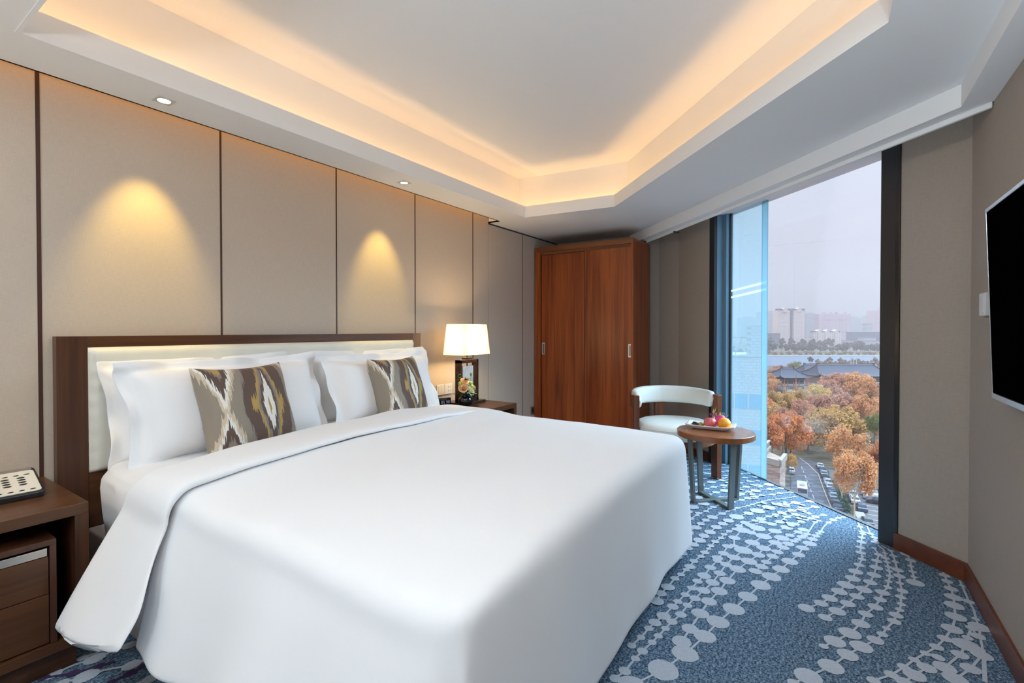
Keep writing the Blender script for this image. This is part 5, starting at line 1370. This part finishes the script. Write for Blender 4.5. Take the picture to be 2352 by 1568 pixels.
def car(x, y, rz, col, label, group=None, s=1.0):
    t = thing('parked_car', label, 'car', (x, y, GZ + .055), rz, group); t.scale = (s, s, s)
    for nm, me in (('body', CB), ('windows', CGm), ('tail_lamp', TLm)):
        o = bpy.data.objects.new(nm, me); C.objects.link(o); o.parent = t
        if nm == 'body': o.material_slots[0].link = 'OBJECT'; o.material_slots[0].material = PAINT[col]
    for dx in (-1.35, 1.35):
        for dy in (-.78, .78):
            o = bpy.data.objects.new('wheel', WHm); C.objects.link(o); o.parent = t; o.location = (dx, dy, .33)
    return t
cc = ['white', 'blue', 'silver', 'black', 'white', 'white', 'blue', 'silver', 'black', 'dark']
on = ['farthest', 'second farthest', 'third farthest', 'fourth farthest', 'fifth farthest', 'sixth farthest', 'fourth nearest', 'third nearest', 'second nearest', 'nearest']
for i, (x, y) in enumerate(CARS):
    car(x, y, R(6.5), cc[i], '%s car, %s of the row parked along the street kerb' % (cc[i], on[i]), 'cars parked along the street kerb', .93)
lc = ['dark', 'silver', 'white', 'dark', 'blue', 'dark', 'silver', 'white']
ll = ['dark car at the back of the right-hand lot row', 'silver car in the right-hand lot row, behind the white one', 'white car in the right-hand lot row by the window frame', 'dark car in the right-hand lot row, nearest', 'blue car parked alone right behind the forked trunk', 'dark car at the bottom corner of the parking lot', 'silver car glimpsed between the thin tree trunks, farther one', 'white car glimpsed between the thin tree trunks, nearer one']
for i, (x, y) in enumerate(LOT): car(x, y, R(88 if i < 4 else 5), lc[i], ll[i], 'cars in the parking lot')
car(*CARL, R(5), 'white', 'white car across the road beside the stone terrace building')
bs = thing('white_minibus', 'white minibus driving on the left side of the road', 'bus', (BUS[0], BUS[1], GZ + .06), R(4))
b = MB(); b.box(-3.2, 3.0, -1.1, 1.1, .45, 2.75); b.box(3.0, 3.3, -1.05, 1.05, .45, 1.5); b.build('body', PAINT['white'], bs, bevel=.15)
b = MB(); b.box(-3.23, -3.19, -.95, .95, 1.5, 2.4); b.box(-2.9, 2.8, -1.12, 1.12, 1.55, 2.3); b.build('windows', cglass, bs)
b = MB(); b.box(-1.6, -.2, -.5, .5, 2.75, 2.95); b.build('roof_unit', PAINT['silver'], bs, bevel=.03)
b = MB(); b.box(-3.24, -3.19, -.95, .95, 2.45, 2.58); b.build('rear_stripe', red, bs)
for dx in (-2.1, 2.0):
    for dy in (-1.0, 1.0):
        o = bpy.data.objects.new('wheel', WHm); C.objects.link(o); o.parent = bs; o.location = (dx, dy, .38); o.scale = (1.15,) * 3

# buildings -------------------------------------------------------------------
def facade(name, wall, win, bw, bh, mortar, rough=.8):
    """window grid: dark panes on a rendered wall"""
    g = G(name)
    tc = g.n.new('ShaderNodeTexCoord'); sp = g.n.new('ShaderNodeSeparateXYZ'); g.t.links.new(tc.outputs['Object'], sp.inputs[0])
    h = g.math('ADD', sp.outputs[0], sp.outputs[1])
    fu = g.math('FRACT', g.math('DIVIDE', sp.outputs[0], bw)); fv = g.math('FRACT', g.math('DIVIDE', sp.outputs[2], bh))
    a = g.math('MULTIPLY', g.math('GREATER_THAN', fu, mortar), g.math('LESS_THAN', fu, 1 - mortar * .6))
    c = g.math('MULTIPLY', g.math('GREATER_THAN', fv, .35), g.math('LESS_THAN', fv, .85))
    g.bsdf(g.mix(g.math('MULTIPLY', a, c), wall, win), rough, 0, .2)
    return g.mat
def bldg(name, key, base, label, group=None):
    x0, y0, x1, y1, zt = BLD[key]
    L = math.hypot(x1 - x0, y1 - y0); a = math.atan2(y1 - y0, x1 - x0)
    t = thing(name, label, 'building', ((x0 + x1) / 2, (y0 + y1) / 2, GZ), a, group)
    return t, L, zt - GZ
cream = facade('cream_tower_wall', (0.592, 0.451, 0.399), (0.314, 0.233, 0.254), 3.2, 3.1, .3)
pink = facade('pink_block_wall', (0.504, 0.337, 0.356), (0.209, 0.153, 0.204), 4.2, 3.1, .42)
blue = plain('blue_grey_recess', (0.130, 0.145, 0.200), .7)
slate = plain('slate_roof', (0.070, 0.075, 0.100), .8)
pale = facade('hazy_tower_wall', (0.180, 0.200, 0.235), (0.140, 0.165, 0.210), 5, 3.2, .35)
# twin cream tower
t, L, H = bldg('apartment_tower', 'A', 0, 'tall twin cream apartment tower with a blue-grey recess beyond the lake')
b = MB(); b.box(-L / 2, -.06 * L, 2, 26, 0, H); b.build('wing', cream, t)
b = MB(); b.box(.06 * L, .46 * L, 0, 24, 0, H); b.build('wing', cream, t)
b = MB(); b.box(-.06 * L, .06 * L, 6, 24, 0, H); b.box(.46 * L, .5 * L, 3, 22, 0, H); b.build('recess', blue, t)
b = MB()
for x0, x1 in ((-.46, -.34), (-.14, .14), (.32, .48)): b.prism([(x0 * L, 2), (x1 * L, 2), (x1 * L, 18), (x0 * L, 18)], H, H + 5)
b.build('roof', slate, t)
for x0 in (-.24, .26):
    b = MB(); b.box(x0 * L - 5, x0 * L + 5, -1, 14, H - 4, H + 4); b.add([(x0 * L - 6, -1.2, H + 4), (x0 * L + 6, -1.2, H + 4), (x0 * L, -1.2, H + 8), (x0 * L - 6, 14, H + 4), (x0 * L + 6, 14, H + 4), (x0 * L, 14, H + 8)], [(0, 1, 2), (3, 5, 4), (0, 2, 5, 3), (1, 4, 5, 2)])
    b.build('gable', cream, t)
t, L, H = bldg('apartment_block', 'B', 0, 'wide pinkish apartment block with four rooftop stair heads beyond the lake')
b = MB(); b.box(-L / 2, L / 2, 0, 22, 0, H - 6); b.build('wall', pink, t)
for k in (-.30, -.10, .10, .33):
    b = MB(); b.box(k * L - 3.2, k * L + 3.2, 1, 10, H - 6, H); b.build('stair_head', pink, t)
b = MB()
for k in (-.24, .24):
    for zz in (.36, .74):
        b.tube([(k * L - 12 + 24 * i / 12, -.5, H * zz + 1.8 * abs(2 * i / 12 - 1) ** 2) for i in range(13)], .45, 6)
b.build('arched_moulding', blue, t)
t, L, H = bldg('apartment_block', 'Cc', 0, 'lower cream apartment block with three gables before the pinkish block')
b = MB(); b.box(-L / 2, L / 2, 0, 18, 0, H - 3); b.build('wall', facade('cream_block_wall', (0.574, 0.451, 0.391), (0.261, 0.209, 0.254), 4.4, 3.2, .38), t)
for k in (-.30, 0, .32):
    b = MB(); b.box(k * L - 4, k * L + 4, -1.5, 12, 0, H); b.add([(k * L - 4.6, -1.7, H), (k * L + 4.6, -1.7, H), (k * L, -1.7, H + 3.5), (k * L - 4.6, 12, H), (k * L + 4.6, 12, H), (k * L, 12, H + 3.5)], [(0, 1, 2), (3, 5, 4), (0, 2, 5, 3), (1, 4, 5, 2)])
    b.build('gable', facade('cream_gable_wall_%d' % int(k * 100 + 50), (0.574, 0.451, 0.391), (0.261, 0.209, 0.254), 4, 3.2, .34), t)
b = MB(); b.box(-L / 2, L / 2, 4, 14, H - 3, H); b.build('roof', slate, t)
t, L, H = bldg('apartment_tower', 'Dd', 0, 'tall pinkish tower cut off by the window frame beyond the lake')
b = MB(); b.box(-L / 2, L / 2, 0, 26, 0, H - 10); b.build('wall', pink, t)
b = MB(); b.box(-L * .06, L * .2, 2, 14, H - 10, H); b.build('roof_head', pink, t)
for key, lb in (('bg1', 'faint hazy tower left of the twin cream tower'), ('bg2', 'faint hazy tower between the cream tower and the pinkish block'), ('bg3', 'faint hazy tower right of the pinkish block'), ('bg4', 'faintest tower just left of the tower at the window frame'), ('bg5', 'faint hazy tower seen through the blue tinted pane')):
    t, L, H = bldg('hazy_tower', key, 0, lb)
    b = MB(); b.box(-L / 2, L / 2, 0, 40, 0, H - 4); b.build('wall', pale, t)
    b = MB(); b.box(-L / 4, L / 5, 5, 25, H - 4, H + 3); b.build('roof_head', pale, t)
wb = facade('white_terrace_wall', (0.432, 0.389, 0.398), (0.168, 0.167, 0.211), 6, 4.2, .12)
for key, nm, lb, mt in (('low', 'white_terrace', 'long low white building with dark window bands on the far shore', wb), ('low2', 'white_terrace', 'smaller pale building standing behind the long low white one', wb), ('dark', 'dark_hall', 'long dark blue flat-roofed hall on the far shore', plain('dark_blue_hall', (0.050, 0.065, 0.105), .7)), ('sm', 'grey_block', 'small grey banded block left of the tower at the window frame', wb), ('red', 'red_roofed_house', 'small red roofed house low between cream tower and block', plain('brick_red', (0.200, 0.110, 0.085), .8)), ('left', 'low_block', 'low dark flat block left of the cream tower', plain('grey_low_block', (0.100, 0.105, 0.130), .8))):
    t, L, H = bldg(nm, key, 0, lb)
    b = MB(); b.box(-L / 2, L / 2, 0, 18, 0, H); b.build('wall', mt, t)
    b = MB(); b.box(-L / 2 - .6, L / 2 + .6, -.6, 18.6, H, H + 1); b.build('roof', slate, t)
# traditional tiled halls
tile = G('grey_roof_tiles'); wv = tile.node('ShaderNodeTexWave', inp={'Vector': tile.coord('Object', (1, 1, 1)), 'Scale': 1.6, 'Distortion': 0.0})
tile.bsdf(tile.ramp(wv.outputs[0], [(.2, (.035, .038, .055)), (.8, (.065, .07, .095))]), .8, 0, .2); tile = tile.mat
ridge_m = plain('pale_ridge_tiles', (0.230, 0.220, 0.230), .8); dark_ridge = plain('dark_ridge_tiles', (0.030, 0.030, 0.043), .8)
brickw = plain('pinkish_brick_wall', (0.165, 0.110, 0.100), .9, 0, .1, .1, 1); trim_w = plain('white_window_band', (0.310, 0.300, 0.280), .8); wing_ = plain('dark_hall_window', (0.020, 0.025, 0.045), .2)
def hall(key, label, dep, over, rise, wins, name):
    t, L, H = bldg(name, key, 0, label)
    ez = H - rise
    b = MB()
    hx, hy = L / 2 + over, dep / 2 + over * .5
    n = 24
    def rf(u, v, sgn):
        k = v
        zz = H - rise * (1 - (1 - k) ** 1.45)
        x = (L / 2 + (hx - L / 2) * k) * (2 * u - 1)
        y = sgn * hy * k
        lift = 1.3 * (abs(2 * u - 1) ** 8) * k ** 3
        return (x, y, zz + lift)
    b.grid(n, 12, lambda u, v: rf(u, v, -1)); b.grid(n, 12, lambda u, v: rf(u, v, 1), flip=True)
    for sgn in (-1, 1):
        def side(u, v):
            k = v; p = rf(0 if sgn < 0 else 1, k, 1)
            return (p[0], p[1] * (2 * u - 1), p[2] if abs(2 * u - 1) > .99 else H - rise * (1 - (1 - k) ** 1.45) + 1.3 * k ** 3 * abs(2 * u - 1) ** 6)
        b.grid(10, 12, side)
    r = b.build('roof', tile, t, smooth=True)
    b = MB(); b.box(-L / 2, L / 2, -.35, .35, H, H + .55); b.build('ridge', ridge_m, r)
    b = MB(); b.box(-L / 2, L / 2, -.30, .30, H + .55, H + .95)
    for s in (-1, 1):
        b.box(s * L / 2 - .6, s * L / 2 + .6, -.4, .4, H, H + 1.5)
        for q in (-1, 1): b.tube([tuple(Vector(rf(0 if s < 0 else 1, k / 10, q)) + Vector((0, 0, .2))) for k in range(11)], .35, 6)
    b.build('hip_ridge', dark_ridge, r)
    b = MB(); b.box(-L / 2 - over * .45, L / 2 + over * .45, -dep / 2 + .6, dep / 2 - .6, 0, ez + .8); w = b.build('wall', brickw, t)
    b = MB(); b.box(-L / 2 - over * .55, L / 2 + over * .55, -dep / 2 + .3, dep / 2 - .3, ez - 1.2, ez + .8); b.build('eave_band', dark_ridge, t)
    for i in range(wins):
        for fz in (ez - 4.2, ez - 8.6):
            x = (i + .5) / wins * (L + over) - (L + over) / 2
            b = MB(); b.box(x - 1.3, x + 1.3, -dep / 2 + .4, -dep / 2 + .62, fz, fz + 2.1); wn = b.build('window', wing_, t)
            b = MB(); b.box(x - 1.4, x + 1.4, -dep / 2 + .38, -dep / 2 + .62, fz - 1.0, fz); b.build('window_band', trim_w, wn)
hall('pav', 'small pavilion with a grey upturned tiled roof among the orange trees', 14, 6.6, 5.0, 4, 'pavilion')
hall('hall', 'long hall with a grey tiled hip roof rising behind the orange trees', 20, 6.0, 7.0, 10, 'tiled_hall')
hall('roof3', 'hall with a grey tiled roof half hidden behind the pavilion and the long hall', 14, 4.5, 5.5, 3, 'tiled_hall')
x0, y0, x1, y1, zt = BLD['hall']
for k, f in enumerate((.60, .64, .70)):
    x, y = x0 + (x1 - x0) * f, y0 + (y1 - y0) * f
    b = MB(); b.tube([(x, y, zt + .6), (x, y, zt + 5.2)], .22, 6); b.box(x - .5, x + .5, y - .5, y + .5, zt + .5, zt + 1.0)
    tag(b.build('antenna_mast', PAINT['white'], org=(x, y, zt + .5)), 'thin white antenna mast on the ridge of the long tiled hall, %s of three' % ('left one', 'middle one', 'right one')[k], 'antenna', 'antenna masts on the long tiled hall')
# white tiled neighbour seen through the tinted pane
(ax, ay), (bx_, by_), (cx_, cy_) = TILE
L = math.hypot(bx_ - ax, by_ - ay); a = math.atan2(by_ - ay, bx_ - ax)
t = thing('tiled_office_building', 'pale tiled office building seen through the blue tinted pane', 'building', (ax, ay, GZ), a)
g = G('pale_wall_tiles'); br = g.node('ShaderNodeTexBrick', inp={'Vector': g.coord('Object', (1, 1, 1), (R(90), 0, 0)), 'Scale': 1.0, 'Color1': (0.341, 0.341, 0.330, 1), 'Color2': (0.308, 0.314, 0.308, 1), 'Mortar': (0.231, 0.237, 0.237, 1), 'Mortar Size': .02, 'Brick Width': .5, 'Row Height': .28})
g.bsdf(br.outputs[0], .6); tilem = g.mat
zt = -1.2 - GZ
b = MB(); b.box(-2, L, 0, 7, 0, zt); b.build('wall', tilem, t)
b = MB(); b.box(L - .95, L, 0.02, 4, zt, zt + 2.9); b.build('stair_head', tilem, t)
b = MB(); b.box(-2.02, L + .02, -.06, .2, zt - .12, zt + .05); b.build('parapet_cap', trim_w, t)
b = MB(); b.box(-2, L - 1.0, 3, 3.1, zt + 1.6, zt + 1.72); b.tube([(L - 2.2, 1.5, zt), (L - 1.6, 1.5, zt + 1.7)], .05, 6); b.build('roof_rail', trim_w, t)
for fz in (-4.85 - 1.35 + .0, -8.2 - 1.35, -11.5 - 1.35):
    for i in range(6):
        x = L - 1.15 - i * 1.2
        if x < -1: continue
        b = MB(); b.box(x + .07, x + 1.13, -.02, .1, fz - GZ, fz - GZ + 1.4); w = b.build('window', plain('blue_office_window', (.10, .24, .34), .2) if 'blue_office_window' not in bpy.data.materials else bpy.data.materials['blue_office_window'], t)
        b = MB(); b.box(x - .06, x + .07, -.05, .1, fz - GZ, fz - GZ + 1.4); b.build('window_post', trim_w, w)
# stone terrace building below
(ax, ay), (bx_, by_), (cx_, cy_), (dx_, dy_) = TAN
t = thing('stone_terrace_building', 'tan stone terrace building with balustrades beside the road', 'building', (bx_, by_, GZ))
g = G('tan_stone_blocks'); br = g.node('ShaderNodeTexBrick', inp={'Vector': g.coord('Object', (1, 1, 1), (R(90), 0, R(-20))), 'Scale': 1.0, 'Color1': (0.300, 0.200, 0.145, 1), 'Color2': (0.275, 0.185, 0.135, 1), 'Mortar': (0.149, 0.110, 0.088, 1), 'Mortar Size': .03, 'Brick Width': 1.4, 'Row Height': .75})
g.bsdf(br.outputs[0], .8); stone = g.mat; cap = plain('pale_stone_coping', (0.230, 0.193, 0.160), .8); shad = plain('brown_stone_band', (0.200, 0.135, 0.100), .8)
z1 = -18.6 - GZ; z2 = -17.4 - GZ + .0
o = (bx_, by_, GZ)
def rel(p, k=0.0): return (p[0] - bx_, p[1] - by_)
low_ = [rel((ax, ay)), rel((bx_, by_)), rel((cx_, cy_)), rel((dx_, dy_))]
b = MB(); b.prism(low_, 0, z1); b.build('wall', stone, t)
b = MB(); b.prism([(p[0] * 1.02 - .15, p[1] * 1.02 - .05) for p in low_], z1 - 1.5, z1 - 1.2); b.prism([(p[0] * 1.01 - .1, p[1] * 1.01 - .03) for p in low_], z1 - 1.2, z1 - .9); b.build('cornice', shad, t)
b = MB()
for i in (0, 1):
    p, q = Vector((*low_[i], 0)), Vector((*low_[i + 1], 0)); d = (q - p); Lw = d.length; a = math.atan2(d.y, d.x); T = Matrix.Translation((p.x, p.y, 0)) @ Matrix.Rotation(a, 4, 'Z')
    b.box(0, Lw, -.25, .25, z1, z1 + .9, T=T)
b.build('parapet', cap, t)
sh_ = Vector((4.6, 2.6, 0))
up_ = [(p[0] * .9 + sh_.x, p[1] * .9 + sh_.y) for p in low_]
b = MB(); UZ = z1 + .9
b.prism(up_, 0, UZ); b.build('upper_wall', stone, t)
b = MB()
for i in (0, 1):
    p, q = Vector((*up_[i], 0)), Vector((*up_[i + 1], 0)); d = (q - p); Lw = d.length; a = math.atan2(d.y, d.x); T = Matrix.Translation((p.x, p.y, 0)) @ Matrix.Rotation(a, 4, 'Z')
    b.box(-.1, Lw + .1, -.3, .25, UZ - .3, UZ, T=T); b.box(0, Lw, -.2, .15, UZ + .75, UZ + .95, T=T)
    for k in range(int(Lw / .45)): b.box(k * .45, k * .45 + .2, -.12, .08, UZ, UZ + .75, T=T)
b.build('balustrade', cap, t)
# haze over the lake and the town
hz = MB(); hz.box(60, 4500, -880, 980, GZ - .5, GZ + 420)
g = G('autumn_haze'); vsn = g.node('ShaderNodeVolumeScatter', inp={'Color': HAZE_C, 'Density': HAZE_D, 'Anisotropy': .0}); va = g.node('ShaderNodeVolumeAbsorption', inp={'Color': (0, 0, 0, 1), 'Density': HAZE_A}); ad = g.node('ShaderNodeAddShader'); g.t.links.new(vsn.outputs[0], ad.inputs[0]); g.t.links.new(va.outputs[0], ad.inputs[1]); g.t.links.new(ad.outputs[0], g.out.inputs['Volume'])
g.mat.volume_intersection_method if False else None
o = hz.build('haze_outside', g.mat, org=(60, 0, GZ)); tag(o, 'thin lilac haze over the lake and the far town', 'haze', kind='stuff')
# ------------------------------------------------------------------ camera
F_PX, PITCH = 1112.0, R(.68)
yaw = math.atan2(740, 1112)
fwd = Vector((math.cos(yaw), math.sin(yaw), 0)); rgt = Vector((math.sin(yaw), -math.cos(yaw), 0)); upv = Vector((0, 0, 1))
f2 = fwd * math.cos(PITCH) - upv * math.sin(PITCH); u2 = fwd * math.sin(PITCH) + upv * math.cos(PITCH)
cd = bpy.data.cameras.new('camera'); cam = bpy.data.objects.new('camera', cd); C.objects.link(cam)
cam.matrix_world = Matrix(((rgt.x, u2.x, -f2.x, 0), (rgt.y, u2.y, -f2.y, 0), (rgt.z, u2.z, -f2.z, 1.23), (0, 0, 0, 1)))
cd.sensor_width = 36; cd.lens = 36 * F_PX / 2352
cd.shift_y = -(784 - (757 + F_PX * math.tan(PITCH))) / 2352
cd.clip_start = .05; cd.clip_end = 8000
scene.camera = cam
vs_s = scene.view_settings
vs_s.view_transform = 'Standard'; vs_s.look = 'None'; vs_s.gamma = 1; vs_s.exposure = EXPO; vs_s.use_curve_mapping = False
cy = scene.cycles
cy.use_denoising = True; cy.use_adaptive_sampling = True; cy.adaptive_threshold = .02
cy.max_bounces = 8; cy.diffuse_bounces = 6; cy.glossy_bounces = 3; cy.transparent_max_bounces = 10; cy.transmission_bounces = 4; cy.volume_bounces = 1
cy.caustics_reflective = False; cy.caustics_refractive = False
cy.sample_clamp_indirect = 6
